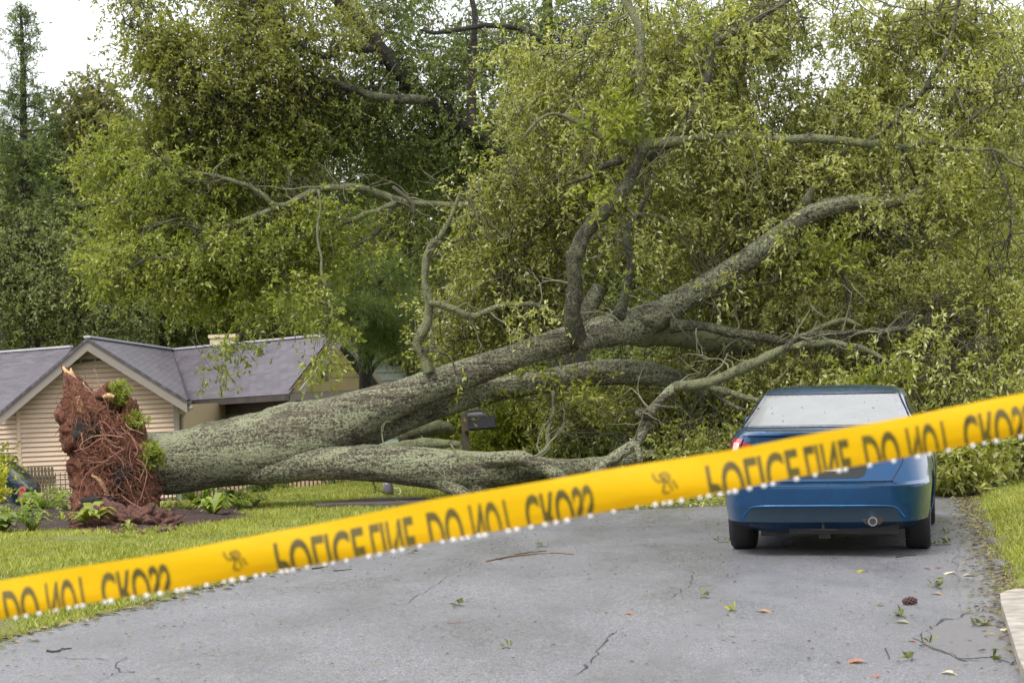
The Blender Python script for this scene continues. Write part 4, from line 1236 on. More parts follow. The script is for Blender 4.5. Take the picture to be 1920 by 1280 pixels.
plants = [
    ('strap leafed clump right of the clay mound', 400, 968, .34, 46, 'leaf_fern', 'strap_plant', .05),
    ('tall fern in front of the fence at right of the bed', 372, 950, .42, 30, 'leaf_fern', 'fern', .04),
    ('small fern at the right end of the bed', 455, 956, .30, 26, 'leaf_fern', 'fern', .04),
    ('dark leafy clump behind the strap leafed clump', 440, 948, .32, 30, 'leaf_deep', 'strap_plant', .09),
    ('grassy tuft beside the foot of the trunk', 305, 968, .26, 50, 'leaf_fern', 'strap_plant', .02),
    ('strap leafed clump in front of the root plate', 172, 992, .36, 30, 'leaf_fresh', 'strap_plant', .07),
    ('yellow green fern at the left edge of the bed', 30, 985, .40, 30, 'leaf_fern', 'fern', .04),
    ('arching fern left of the root plate', 88, 965, .46, 34, 'leaf_fern', 'fern', .04),
    ('broad leafed hosta behind the ferns, by the picket fence', 58, 958, .32, 20, 'leaf_fresh', 'hosta', .16),
    ('low pale fern at the front of the bed, left', 60, 996, .28, 30, 'leaf_fern', 'fern', .04),
    ('wispy fern in front of the wire fence', 130, 966, .34, 30, 'leaf_grey', 'fern', .02),
    ('low leafy plant at the far left corner of the bed', 2, 1000, .30, 26, 'leaf_deep', 'hosta', .12),
    ('yellowish fern between the strap leafed clumps', 350, 962, .26, 22, 'leaf_lime', 'fern', .04),
    ('small sprout on the clay mound', 240, 996, .16, 14, 'leaf_fresh', 'strap_plant', .05),
    ('low fern on the dark mulch beside the mound', 118, 985, .24, 20, 'leaf_lime', 'strap_plant', .02),
    ('small green clump at the rear of the bed, third from its right end', 478, 950, .26, 24, 'leaf_lime', 'fern', .03),
]
for i, (lb, px, py, s_, n_, mt, nm, wd) in enumerate(plants):
    frond_plant(lb, px, py, s_ * 1.0, n_, M[mt], 80 + i, nm, wd, G_)
# greenery caught on the root plate
for i, (lb, px, py, d, s_) in enumerate([('yellow green tuft on top of the root plate', 222, 738, 26.3, .22), ('spiky green tuft halfway down the back of the root plate', 256, 790, 26.2, .17), ('bushy green tuft where the root plate meets the trunk', 286, 852, 26.1, .24)]):
    shrub(lb, [(px, py, d, 8, 17 if i != 1 else 8, .10, 1)], 16 if i != 1 else 6, M['leaf_lime'] if i != 1 else M['leaf_fresh'], 120 + i, leaf=(.07, .018), name='green_tuft', cat='tuft', clump_r=.07, tl=(.03, .09))

# clay mound at the foot
mb = MB()
blob(mb, ground(225, 988) + Vector((0, .15, -.04)), .44, .38, .26, .75, 6, 110, 60)
blob(mb, ground(262, 988) + Vector((.10, .1, -.04)), .42, .3, .17, .8, 7, 90, 44)
blob(mb, ground(160, 988) + Vector((0, .3, -.04)), .36, .3, .15, .8, 7, 80, 40)
tag(mb.build('clay_mound', M['clay2'], smooth=True), 'heap of red clay spilled at the foot of the root plate', 'soil heap')
mb = MB()
for k_ in range(60):
    blob(mb, ground(random.uniform(150, 330), random.uniform(982, 1002), .015), random.uniform(.015, .045), .03, random.uniform(.012, .035), .6, 20, 8, 6)
tag(mb.build('clay_clods', M['clay2'], smooth=True), 'small red clay clods scattered around the clay heap', 'clods', kind='stuff')
mb = MB()
rr_ = random.Random(9)
for i in range(16):
    c = ground(rr_.uniform(290, 335), rr_.uniform(950, 972), .04)
    blob(mb, c, rr_.uniform(.02, .06), .04, rr_.uniform(.02, .07), .5, 12, 8, 6)
tag(mb.build('bark_chunks', simple('orange clay lumps', (.40, .20, .12), .8, var=.3, scale=12, bmp=.5), smooth=True), 'orange clods and torn bark beside the trunk foot', 'clods', kind='stuff')

# ------------------------------------------------------------------ house
def uvquad(me, uvs):
    uv = me.uv_layers.new(name='UVMap')
    for l, (u, v) in zip(uv.data, uvs): l.uv = (u, v)


def roof_plane(name, parent, a, b, c, d, thick=.06):
    """a,b along the eave; c,d along the ridge (c above b)"""
    a, b, c, d = map(Vector, (a, b, c, d))
    e = (b - a).normalized(); nrm = (b - a).cross(d - a).normalized()
    if nrm.z < 0: nrm = -nrm
    up = nrm.cross(e)
    me = bpy.data.meshes.new(name)
    V = [a, b, c, d] + [p - nrm * thick for p in (a, b, c, d)]
    F = [(0, 1, 2, 3), (7, 6, 5, 4), (0, 4, 5, 1), (1, 5, 6, 2), (2, 6, 7, 3), (3, 7, 4, 0)]
    me.from_pydata([tuple(v) for v in V], [], F)
    uv = me.uv_layers.new(name='UVMap')
    for p in me.polygons:
        for li in p.loop_indices:
            q = V[me.loops[li].vertex_index]
            uv.data[li].uv = ((q - a).dot(e), (q - a).dot(up))
    return link(name, me, M['shingle'], parent)


def clap_wall(name, parent, poly, mat, expo=.105, proud=.036, nrm=Vector((0, -1, 0))):
    """lapped boards filling a convex outline given in order; boards run horizontally"""
    P = [Vector(p) for p in poly]
    z0, z1 = min(p.z for p in P), max(p.z for p in P)
    def span(z):
        hit = []
        for i in range(len(P)):
            a, b = P[i], P[(i + 1) % len(P)]
            if (a.z - z) * (b.z - z) <= 0 and abs(a.z - b.z) > 1e-6:
                hit.append(a + (b - a) * ((z - a.z) / (b.z - a.z)))
        hit.sort(key=lambda q: q.x)
        return (hit[0], hit[-1]) if len(hit) >= 2 else None
    mb = MB()
    z = z0 + 1e-4
    while z < z1 - .01:
        zt = min(z + expo, z1 - 1e-3)
        lo, hi = span(z), span(zt)
        if lo and hi:
            n = nrm * proud
            g_ = Vector((0, 0, min(.007, expo * .07)))
            mb.quad(lo[0] + n + g_, lo[1] + n + g_, hi[1], hi[0])
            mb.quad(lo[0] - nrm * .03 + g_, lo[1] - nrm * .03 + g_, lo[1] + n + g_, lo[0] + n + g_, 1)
        z = zt
    mb.poly([p - nrm * .035 for p in P], 1)  # dark sheet behind the gaps deepens the lap shadows by colour
    return mb.build(name, [mat, M['lap_shadow']], parent)

H = W(empty('house', (at(170, 950, 46).x, 46, -1.15)))
tag(H, 'single storey cream clapboard house with grey shingle roof behind the fallen tree', 'house')
GY = 45.0
PK = at(165, 630, GY); LEv = at(-4, 772, GY); REv = at(352, 750, GY + .8)
wl, wr = at(-60, 800, GY + .4), at(328, 800, GY + 1.1)
base = -1.25
dirw = Vector((wr.x - wl.x, wr.y - wl.y, 0)).normalized()
nw = Vector((dirw.y, -dirw.x, 0))
def wpt(px, py, off=0):
    """point on the gable wall plane for a pixel"""
    d = (at(px, py, 1.0) - Vector((0, 0, CAMH)))
    # intersect ray with plane through wl, normal nw
    t = (wl - Vector((0, 0, CAMH))).dot(nw) / d.dot(nw)
    return Vector((0, 0, CAMH)) + d * t + nw * off
A_ = wpt(-60, 800); A_.z = base
B_ = wpt(330, 800); B_.z = base
gab = [A_, B_, Vector((B_.x, B_.y, wpt(330, 738).z)), wpt(165, 650), wpt(3, 786), Vector((A_.x, A_.y, wpt(3, 786).z - .02))]
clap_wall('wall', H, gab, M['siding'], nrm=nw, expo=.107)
# vent slot and trims
mb = MB()
a, b, c, d = wpt(124, 678, .03), wpt(206, 668, .03), wpt(206, 674, .03), wpt(124, 684, .03)
a, b, c, d = [p for p in (d, c, b, a)]
mb.hexa([a, b, b - nw * .0 + nw * .004, a + nw * .004, d, c, c + nw * .004, d + nw * .004])
mb.build('vent', M['vent'], H)
mb = MB()
for t in (.33, .66):
    p = a.lerp(b, t) + nw * .01; q = d.lerp(c, t) + nw * .01
    mb.beam(p, q, .05, .02, nw)
mb.build('vent_bar', M['trim'], H)
mb = MB()
for x in (36,):
    p, q = wpt(x - 2, 770, .022), wpt(x, 770, .022); q.z = base; q.x = p.x; q.y = p.y
    mb.beam(q, p, .085, .03, nw)
mb.build('trim_board', M['siding'], H)
mb = MB()
p, q = wpt(329, 744, .022), wpt(329, 744, .022); q.z = base
mb.beam(q, p, .11, .05, nw)
mb.build('corner_board', M['trim'], H)
# rake boards
mb = MB()
fo = nw * .45
pk2, le2, re2 = wpt(165, 636) + fo, wpt(-2, 778) + fo, wpt(351, 752) + fo
upv = Vector((0, 0, 1))
def rake(p, q, h=.27):
    n = nw * .035
    o = Vector((0, 0, -h))
    mb.hexa([p + o, q + o, q + o - n, p + o - n, p, q, q - n, p - n])
rake(le2, pk2); rake(pk2, re2)
mb.build('rake_board', M['trim'], H)
# gable roof planes run back
RB = at(322, 656, 58); RB2 = at(90, 652, 58)
ridge_end = Vector((RB.x, 58, RB.z))
lift = Vector((0, 0, .03))
eR_back = Vector(at(357, 748, 50.5))
roof_plane('roof', H, re2 + nw * .03 + lift, eR_back, ridge_end, pk2 + nw * .03 + lift)
lb = Vector((le2.x - 1.0, 58, le2.z))
roof_plane('roof', H, lb, le2 + nw * .03 + lift, pk2 + nw * .03 + lift, Vector((ridge_end.x - .3, 58, ridge_end.z)))
# left wing roof
lw = [at(-260, 812, 49), at(60, 765, 47.5), at(135, 650, 52), at(-260, 682, 54)]
roof_plane('roof', H, *lw)
mb = MB(); mb.beam(at(-260, 680, 54), at(134, 649, 52), .16, .05); mb.build('ridge_cap', M['ridge'], H)
# main wing
mE0, mE1 = at(357, 750, 50.5), at(541, 738, 47.5)
mR0, mR1 = ridge_end, at(628, 627, 50.5)
roof_plane('roof', H, mE0, mE1, mR1, mR0)
mb = MB(); mb.beam(ridge_end + Vector((0, 0, .02)), mR1 + Vector((0, 0, .02)), .17, .05)
mb.beam(pk2 + lift * 1.6, ridge_end + lift, .15, .05)
mb.build('ridge_cap', M['ridge'], H)
# gutter, soffit, beam and shaded porch wall under the main wing
gd = (mE1 - mE0).normalized()
gn = Vector((gd.y, -gd.x, 0)).normalized()
mb = MB()
mb.beam(mE0 + gn * .05 - Vector((0, 0, .09)), mE1 + gn * .05 - Vector((0, 0, .09)), .12, .13)
mb.build('gutter', M['gutter'], H)
mb = MB(); mb.beam(re2 + Vector((-.05, .1, -.1)), eR_back + Vector((0, 0, -.1)), .12, .12); mb.build('gutter', M['gutter'], H)
mb = MB()
mb.tube(catmull([tuple(re2 + Vector((.05, .3, -.15))), tuple(at(352, 768, 45.9)), tuple(at(342, 778, 46.2)), tuple(at(341, 800, 46.3)), (at(341, 800, 46.3).x, 46.3, base)], 6), .045, 8)
mb.build('downpipe', M['trim'], H, smooth=True)
mb = MB()
bo = -gn * .35
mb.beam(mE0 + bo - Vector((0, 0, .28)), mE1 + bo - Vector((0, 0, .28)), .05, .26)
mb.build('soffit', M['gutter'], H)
mb = MB()
mb.beam(mE0 + bo * 1.3 - Vector((0, 0, .54)), mE1 + bo * 1.3 - Vector((0, 0, .54)), .14, .30)
mb.build('porch_beam', M['beam'], H)
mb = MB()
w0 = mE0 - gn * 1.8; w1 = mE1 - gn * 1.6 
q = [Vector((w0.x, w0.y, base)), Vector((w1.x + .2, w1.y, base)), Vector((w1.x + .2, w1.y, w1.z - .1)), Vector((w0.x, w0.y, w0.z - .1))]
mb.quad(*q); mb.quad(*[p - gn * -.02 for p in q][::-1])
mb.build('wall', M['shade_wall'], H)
# side wall of the gable wing, facing right
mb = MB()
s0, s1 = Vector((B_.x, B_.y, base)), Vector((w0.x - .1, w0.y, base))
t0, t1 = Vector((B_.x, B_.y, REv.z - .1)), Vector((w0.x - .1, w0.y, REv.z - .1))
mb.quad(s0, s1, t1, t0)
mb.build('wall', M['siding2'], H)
# right gable end of the main wing
eL = at(545, 737, 47.6); pkr = at(627, 632, 48.6); eRr = at(697, 722, 50.6)
ed = Vector((eRr.x - eL.x, eRr.y - eL.y, 0)).normalized(); en = Vector((ed.y, -ed.x, 0))
g0, g1 = eL - en * .1, eRr - en * .1
g0z, g1z = Vector((g0.x, g0.y, base)), Vector((g1.x, g1.y, base))
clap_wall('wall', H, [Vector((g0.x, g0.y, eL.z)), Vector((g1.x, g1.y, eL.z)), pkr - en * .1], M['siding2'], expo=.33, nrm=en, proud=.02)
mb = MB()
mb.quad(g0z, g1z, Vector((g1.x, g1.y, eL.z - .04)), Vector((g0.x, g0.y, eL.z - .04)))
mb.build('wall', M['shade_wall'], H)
mb = MB()
mb.beam(Vector((g0.x, g0.y, eL.z - .10)) + en * .05, Vector((g1.x, g1.y, eL.z - .10)) + en * .05, .05, .2)
mb.beam(eL + en * .3, pkr + en * .3, .04, .16); mb.beam(pkr + en * .3, eRr + en * .3 , .05, .17)
mb.build('rake_board', M['trim'], H)
mb = MB(); vv = at(603, 690, 48.2)
for k in range(9):
    c = vv + Vector((0, -.06, -.27 + k * .065)); mb.beam(c - ed * .13, c + ed * .13, .03, .045)
mb.box(vv.x - .16, vv.x + .16, vv.y - .02, vv.y + .0, vv.z - .32, vv.z + .32)
mb.build('vent', M['vent'], H)
# far side roof of the main wing
roof_plane('roof', H, at(628, 627, 50.5) + Vector((.05, 0, 0)), eRr + en * .3, eRr + Vector((-4, 6, 0)), ridge_end + Vector((0, .2, 0)))
# chimney and brick infill beneath
mb = MB(); c = at(417, 648, 57.4)
mb.box(c.x - .35, c.x + .35, 57.4, 58.1, c.z - 1, at(417, 630, 57.4).z); mb.box(c.x - .39, c.x + .39, 57.36, 58.14, at(417, 633, 57.4).z, at(417, 628, 57.4).z + .02)
mb.build('chimney', M['chimney'], H)
mb = MB()
for (xa, xb, dd) in ((330, 470, 46.6), (500, 640, 46.6), (640, 712, 47.2)):
    a, b = at(xa, 900, dd), at(xb, 900, dd)
    mb.box(a.x, b.x, dd, dd + .2, base - .2, at(xa, 868, dd).z)
mb.build('foundation_wall', M['brick'], H)

# neighbour's pale house seen past the pine
NH = W(empty('neighbour_house', (at(760, 700, 62).x, 62, -1.2)))
tag(NH, 'pale green sided house glimpsed behind the pine, right of the cream house', 'house')
a, b = at(690, 700, 62), at(900, 700, 62)
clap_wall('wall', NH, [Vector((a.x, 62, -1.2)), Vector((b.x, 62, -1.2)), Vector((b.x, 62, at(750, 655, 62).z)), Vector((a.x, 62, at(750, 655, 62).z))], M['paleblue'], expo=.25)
roof_plane('roof', NH, Vector((a.x - .4, 61.6, at(750, 655, 62).z)), Vector((b.x + .4, 61.6, at(750, 655, 62).z)), Vector((b.x + .4, 66, at(750, 655, 62).z + 1.3)), Vector((a.x - .4, 66, at(750, 655, 62).z + 1.3)))
mb = MB(); c = at(755, 668, 61.9); mb.box(c.x - .45, c.x + .45, 61.88, 61.95, c.z - .25, c.z + .1); mb.build('window', M['glass'], NH)

# ------------------------------------------------------------------ fences
pf = W(empty('picket_fence', ground(80, 955)))
pf.location = (at(70, 900, 38).x, 38, -1.0)
tag(pf, 'weathered brown picket fence between the dark car and the root plate', 'fence')
for i in range(10):
    px = 40 + i * 6.4
    t = at(px, 875, 38); bz = float(gh(t.x, 38)) - .1
    mb = MB(); w = .024
    lean = .03
    pr = [(-w, bz), (w, bz), (w, t.z - .02), (w * .6, t.z), (-w * .6, t.z), (-w, t.z - .02)]
    V = []
    for yy in (37.98, 38.0):
        V += [(t.x + x + (lean if z < 0 and z == bz else 0), yy, z) for x, z in pr]
    n = len(pr)
    mb.v = V
    mb.f = [tuple(range(n)), tuple(range(2 * n - 1, n - 1, -1))] + [(k, (k + 1) % n + 0, (k + 1) % n + n, k + n) for k in range(n)]
    mb.m = [0] * len(mb.f)
    mb.build('picket', M['picket'], pf)
mb = MB()
for y in (897, 905, 940):
    mb.beam(at(38, y + 1, 38.03), at(103, y - 2, 38.03), .03, .05)
mb.build('rail', M['picket'], pf)

wf = W(empty('wire_fence', (at(130, 900, 38).x, 38, -1.0)))
tag(wf, 'black square wire fence panel between pickets and root plate', 'fence')
mb = MB()
for x in range(104, 175, 9):
    a = at(x, 886 - (x - 104) * .06, 38.1); mb.tube([a, Vector((a.x, a.y, -1.2))], .007, 5)
for y in range(886, 990, 9):
    mb.tube([at(102, y, 38.1), at(176, y - 4, 38.1)], .006, 5)
mb.build('wire_panel', M['iron'], wf)

mf = W(empty('metal_fence', (at(560, 920, 37).x, 37, -1.0)))
tag(mf, 'low black metal railing fence running behind the fallen trunk', 'fence')
mb = MB()
for i in range(66):
    x = 306 + i * 7.8
    a = at(x, 884, 37); z = float(gh(a.x, 37))
    mb.box(a.x - .011, a.x + .011, 36.985, 37.007, z - .15, a.z)
mb.build('bars', M['iron'], mf)['kind'] = 'stuff'
mb = MB()
for y in (888, 935):
    a, b = at(300, y + 2, 37.0), at(822, y - 6, 37.0)
    mb.beam(a, b, .02, .03)
mb.build('rail', M['iron'], mf)
for x, w in ((335, .08), (468, .05), (620, .09), (708, .04), (800, .08)):
    a = at(x, 875, 36.95); mb = MB(); z = float(gh(a.x, 37))
    mb.box(a.x - w / 2, a.x + w / 2, 36.93, 37.0, z - .15, a.z)
    mb.build('post', M['graypost'], mf)

# ------------------------------------------------------------------ mailbox, pot, coil
p = ground(874, 918); p = Vector((at(874, 850, 28.8).x, 28.8, float(gh(at(874, 850, 28.8).x, 28.8))))
MBX = W(empty('mailbox', p))
tag(MBX, 'dark rounded mailbox on a wooden post behind the fallen stems', 'mailbox')
mb = MB(); mb.box(p.x - .05, p.x + .05, 28.75, 28.85, p.z - .1, at(872, 766, 28.8).z); mb.build('post', M['postwood'], MBX)
mb = MB(); a, b = at(870, 806, 28.75), at(932, 802, 28.75); mb.beam(a, b, .12, .03); mb.build('bracket', M['postwood'], MBX)
mb = MB()
x0_, x1_ = at(877, 786, 28.7).x, at(928, 783, 28.7).x
zb_, zt_ = at(900, 802, 28.7).z, at(900, 769, 28.7).z
hw_ = .085; hz = zt_ - zb_
sec = [(-hw_, 0), (hw_, 0)] + [(hw_ * math.cos(t), hz * .5 + hz * .5 * math.sin(t)) for t in np.linspace(0, math.pi, 13)]
rings = []
tl_ = .03
for x, s_ in ((x0_, 1), (x1_ - .02, 1), (x1_ - .018, 1.06), (x1_, 1.06)):
    rings.append([len(mb.v) + k for k in range(len(sec))])
    mb.v += [(x, 28.7 + y * s_, zb_ + z * s_ + (x - x0_) * tl_) for y, z in sec]
for r0, r1 in zip(rings[:-1], rings[1:]):
    for k in range(len(sec)):
        k2 = (k + 1) % len(sec); mb.f.append((r0[k], r1[k], r1[k2], r0[k2])); mb.m.append(0)
mb.f.append(tuple(rings[0])); mb.f.append(tuple(rings[-1][::-1])); mb.m += [0, 0]
mb.build('box', M['mailbox'], MBX, smooth=True, sharp=40)
mb = MB(); mb.box(x1_, x1_ + .012, 28.68, 28.72, zb_ + hz * .7, zb_ + hz * .85); mb.build('latch', M['black'], MBX)

p = ground(730, 929)
mb = MB()
mb.lathe([(.045, .0), (.066, .02), (.074, .09), (.07, .16), (.055, .19), (.02, .20)], p, 'Z', 20)
for i, v in enumerate(mb.v):
    mb.v[i] = (v[0] + (v[2] - p.z) * -.12, v[1], v[2])
o = mb.build('grey_pot', M['pot'], smooth=True)
tag(o, 'small round grey upturned pot on the grass in front of the fence', 'pot')
mb = MB(); q = ground(744, 928, .03)
mb.tube([q + Vector((.055 * math.cos(t), .02 * math.sin(t * 2), .05 * math.sin(t) + .02)) for t in np.linspace(0, 2 * math.pi, 20)], .009, 6)
tag(mb.build('white_ring', M['whitestuff'], smooth=True), 'white plastic ring lying beside the grey pot', 'ring')
mb = MB(); q = ground(772, 926, .0)
for k in range(9):
    a = -.2 + k * .42; mb.tube([q + Vector((0, 0, .12)), q + Vector((.1 * math.cos(a), .03 * math.sin(k), .12 + .1 * math.sin(a)))], .004, 4)
mb.tube([q, q + Vector((0, 0, .12))], .005, 4)
tag(mb.build('star_ornament', simple('pale wire', (.42, .36, .36), .5)), 'pale spiky wire ornament in the grass right of the grey pot', 'ornament')


# ------------------------------------------------------------------ cars
def wheel(parent, x, y, side, R=.335, wd=.215):
    wv = empty('wheel', (x, y, R)); wv.parent = parent
    mb = MB()
    h = wd / 2
    mb.lathe([(R - .115, -h), (R - .03, -h), (R - .008, -h + .022), (R, -h + .05), (R, h - .05), (R - .008, h - .022), (R - .03, h), (R - .115, h)], (0, 0, 0), 'X', 40)
    for a in range(0):
        pass
    o = mb.build('tyre', M['rubber'], wv, smooth=True, sharp=40)
    mb = MB()
    s = side
    mb.lathe([(R - .112, -h * .9 * s), (R - .112, h * .96 * s), (R - .13, h * .99 * s), (R - .14, h * .6 * s), (.07, h * .5 * s), (.06, h * .75 * s), (.01, h * .8 * s)], (0, 0, 0), 'X', 40)
    for k in range(7):
        a = 2 * math.pi * k / 7
        d = Vector((0, math.cos(a), math.sin(a)))
        mb.beam(Vector((h * .72 * s, 0, 0)) + d * .05, Vector((h * .88 * s, 0, 0)) + d * (R - .125), .05, .03, Vector((1, 0, 0)))
    mb.build('rim', M['rim'], wv, smooth=True, sharp=30)


def make_car(root, prm, paintm, glassm=None, detail=True):
    Z = np.array([p[0] for p in prm]); YR = [p[1] for p in prm]; YF = [p[2] for p in prm]; HW = [p[3] for p in prm]; NN_ = [p[4] for p in prm]
    def par(z):
        return (np.interp(z, Z, YR), np.interp(z, Z, YF), np.interp(z, Z, HW), np.interp(z, Z, NN_))
    def yrear(x, z, off=0):
        yr, yf, w, n = par(z); yc = (yr + yf) / 2; L = (yf - yr) / 2
        u = min(.9999, abs(x / w))
        return yc - L * (1 - u ** n) ** (1 / n) - off
    def yfront(x, z, off=0):
        yr, yf, w, n = par(z); yc = (yr + yf) / 2; L = (yf - yr) / 2
        u = min(.9999, abs(x / w))
        return yc + L * (1 - u ** n) ** (1 / n) + off
    def xside(y, z, off=0):
        yr, yf, w, n = par(z); yc = (yr + yf) / 2; L = (yf - yr) / 2
        u = min(.9999, abs((y - yc) / L))
        return w * (1 - u ** n) ** (1 / n) + off
    zs = []
    for i in range(len(Z) - 1):
        m_ = max(1, int(math.ceil((Z[i + 1] - Z[i]) / .03)))
        zs += [Z[i] + (Z[i + 1] - Z[i]) * k / m_ for k in range(m_)]
    zs.append(Z[-1])
    # square perimeter parameter, denser near corners
    t = []
    e = 14
    def edge(v): return v * (1.5 - .5 * v * v)
    for k in range(e * 2): t.append((edge(-1 + k / e), -1))
    for k in range(60): t.append((1, -1 + 2 * k / 60))
    for k in range(e * 2): t.append((-edge(-1 + k / e), 1))
    for k in range(60): t.append((-1, 1 - 2 * k / 60))
    mb = MB(); ring = len(t)
    for z in zs:
        yr, yf, w, n = par(z); yc = (yr + yf) / 2; L = (yf - yr) / 2
        for (u, v) in t:
            r_ = (abs(u) ** n + abs(v) ** n) ** (-1 / n)
            mb.v.append((w * u * r_, yc + L * v * r_, z))
    for j in range(len(zs) - 1):
        for k in range(ring):
            a, b = j * ring + k, j * ring + (k + 1) % ring
            mb.f.append((a, b, b + ring, a + ring)); mb.m.append(0)
    mb.f.append(tuple(range(ring))[::-1]); mb.m.append(0)
    mb.f.append(tuple((len(zs) - 1) * ring + k for k in range(ring))); mb.m.append(0)
    me = mb.mesh('body')
    body = bpy.data.objects.new('body', me); sc.collection.objects.link(body)
    cb = MB()
    for s in (-1, 1):
        for y in (0, prm_wb):
            cb.lathe([(.372, .58 * s), (.372, 1.2 * s)] if s > 0 else [(.372, -1.2), (.372, -.58)], (0, y, .335), 'X', 40)
    cut = bpy.data.objects.new('cut', cb.mesh('cut')); sc.collection.objects.link(cut)
    md = body.modifiers.new('b', 'BOOLEAN'); md.operation = 'DIFFERENCE'; md.object = cut; md.solver = 'EXACT'
    dg = bpy.context.evaluated_depsgraph_get(); dg.update()
    me2 = bpy.data.meshes.new_from_object(body.evaluated_get(dg))
    body.modifiers.clear(); body.data = me2; me2.name = 'body'
    bpy.data.objects.remove(cut)
    me2.materials.clear(); me2.materials.append(paintm)
    me2.polygons.foreach_set("use_smooth", np.ones(len(me2.polygons), dtype=bool))
    me2.set_sharp_from_angle(angle=math.radians(28))
    body.parent = root
    return dict(body=body, yrear=yrear, xside=xside, yfront=yfront, par=par)


def patch(name, parent, mat, fn, us, vs, thick=0):
    """grid patch: fn(u, v) -> point"""
    mb = MB()
    nu, nv = len(us), len(vs)
    for v in vs:
        for u in us: mb.v.append(tuple(fn(u, v)))
    for j in range(nv - 1):
        for i in range(nu - 1):
            a = j * nu + i
            mb.f.append((a, a + 1, a + 1 + nu, a + nu)); mb.m.append(0)
    return mb.build(name, mat, parent, smooth=True)


prm_wb = 2.76
SED = [  # z, rear y, front y, half width, exponent
    (.20, -.60, 3.40, .78, 4), (.215, -.74, 3.52, .82, 4), (.30, -.90, 3.62, .865, 6), (.315, -.985, 3.66, .885, 6.5), (.40, -1.005, 3.70, .900, 6.5), (.46, -1.03, 3.74, .905, 6.5),
    (.615, -1.055, 3.78, .916, 6.5), (.63, -1.05, 3.78, .916, 6.4), (.655, -1.000, 3.78, .915, 6), (.75, -.975, 3.73, .910, 5.6), (.85, -.955, 3.52, .897, 5.2), (.93, -.955, 3.20, .880, 5),
    (.99, -.965, 2.75, .858, 5), (1.03, -.98, 2.60, .838, 4.8), (1.055, -1.005, 2.55, .818, 4.6), (1.075, -1.01, 2.50, .802, 4.2), (1.088, -.96, 2.46, .792, 4.4), (1.10, -.60, 2.43, .785, 4.6), (1.105, -.52, 2.40, .782, 5),
    (1.17, -.32, 2.26, .748, 5), (1.25, -.08, 2.09, .702, 5), (1.33, .16, 1.92, .675, 5), (1.365, .27, 1.84, .655, 5), (1.395, .40, 1.75, .63, 4.5), (1.42, .56, 1.63, .59, 4), (1.435, .74, 1.50, .53, 3.5), (1.443, .90, 1.38, .44, 2.8), (1.449, 1.0, 1.30, .34, 2.6), (1.4525, 1.06, 1.24, .22, 2.4)]
YAW = math.radians(-12.5)
cp = Vector((at(1556, 1020, 18.2).x, 18.15, 0))
CAR = empty('parked_car', (cp.x, cp.y, -.025), YAW)
CAR.rotation_euler = (0, math.radians(1.2), YAW)
tag(CAR, 'blue four door sedan parked on the road with rear window pale with reflected sky', 'car')
K = make_car(CAR, SED, M['paint'])
yr_, xs_ = K['yrear'], K['xside']
lin = np.linspace
# rear window: border glass, centre with the pale sky reflection in its colour
def win_x(z, f): return f * np.interp(z, [1.10, 1.37], [.735, .605])
patch('rear_window', CAR, M['winborder'], lambda u, z: (win_x(z, u), yr_(win_x(z, u), z, 0.004) - .0, z + .003), lin(-1, 1, 25), lin(1.108, 1.372, 14))
patch('rear_window_glass', CAR, M['sky_glass'], lambda u, z: (win_x(z, u) * .915, yr_(win_x(z, u) * .915, z, 0.008), z + .006), lin(-1, 1, 25), lin(1.117, 1.352, 12))
# roof side seams / drip channels
mb = MB()
for s in (-1, 1):
    P = [(s * win_x(z, 1.02), yr_(win_x(z, 1.02), z) - .004, z + .006) for z in lin(1.10, 1.37, 12)]
    mb.tube(P, .005, 5)
P = [(x, yr_(x, 1.375) - .003, 1.375 + .006) for x in lin(-.58, .58, 20)]
mb.tube(P, .005, 5)
P = [(x, yr_(x, 1.385) + .02, 1.39) for x in (0,)]
mb.build('window_seal', M['seam'], CAR)
mb = MB()
for s in (-1, 1):
    P = [(s * (x - .012), y, z + .006) for x, y, z in [(xs_(y, z), y, z) for y, z in ((.62, 1.385), (.95, 1.408), (1.3, 1.405), (1.6, 1.38))]]
    mb.tube(catmull(P, 4), .006, 5)
mb.build('roof_moulding', M['seam'], CAR)
# side windows and door glass
for s in (-1, 1):
    patch('rear_door_window', CAR, M['glass'], lambda u, z: (s * xs_(np.interp(z, [1.06, 1.35], [.10 - .22 * 0, .52]) * (1 - u) + 1.12 * u, z, .004), np.interp(z, [1.06, 1.35], [.02, .52]) * (1 - u) + 1.12 * u, z), lin(0, 1, 10), lin(1.06, 1.345, 10))
    patch('front_door_window', CAR, M['glass'], lambda u, z: (s * xs_(1.18 * (1 - u) + np.interp(z, [1.06, 1.35], [2.15, 1.72]) * u, z, .004), 1.18 * (1 - u) + np.interp(z, [1.06, 1.35], [2.15, 1.72]) * u, z), lin(0, 1, 10), lin(1.06, 1.345, 10))
patch('windshield', CAR, M['glass'], lambda u, z: (win_x(z, u) * .98, K['yfront'](win_x(z, u) * .98, z, .004), z + .003), lin(-1, 1, 25), lin(1.12, 1.37, 12))
# boot lid shut lines
mb = MB()
for s in (-1, 1):
    P = []
    for z, x in ((1.07, .745), (1.03, .745), (.98, .735), (.93, .715), (.88, .690), (.80, .665), (.72, .62), (.665, .585)):
        P.append((s * x, yr_(x, z) - .001, z))
    mb.tube(catmull(P, 3), .0045, 5)
P = [(x, yr_(x, .661) - .002, .661) for x in lin(-.59, .59, 20)]
mb.tube(P, .0045, 5)
mb.build('boot_gap', M['seam'], CAR)
# flat dark strip painted as the shadow under the spoiler lip
patch('boot_lip_shadow', CAR, M['seam'], lambda u, z: (u * .735, yr_(u * .735, z, .003), z), lin(-1, 1, 25), lin(1.036, 1.047, 2))
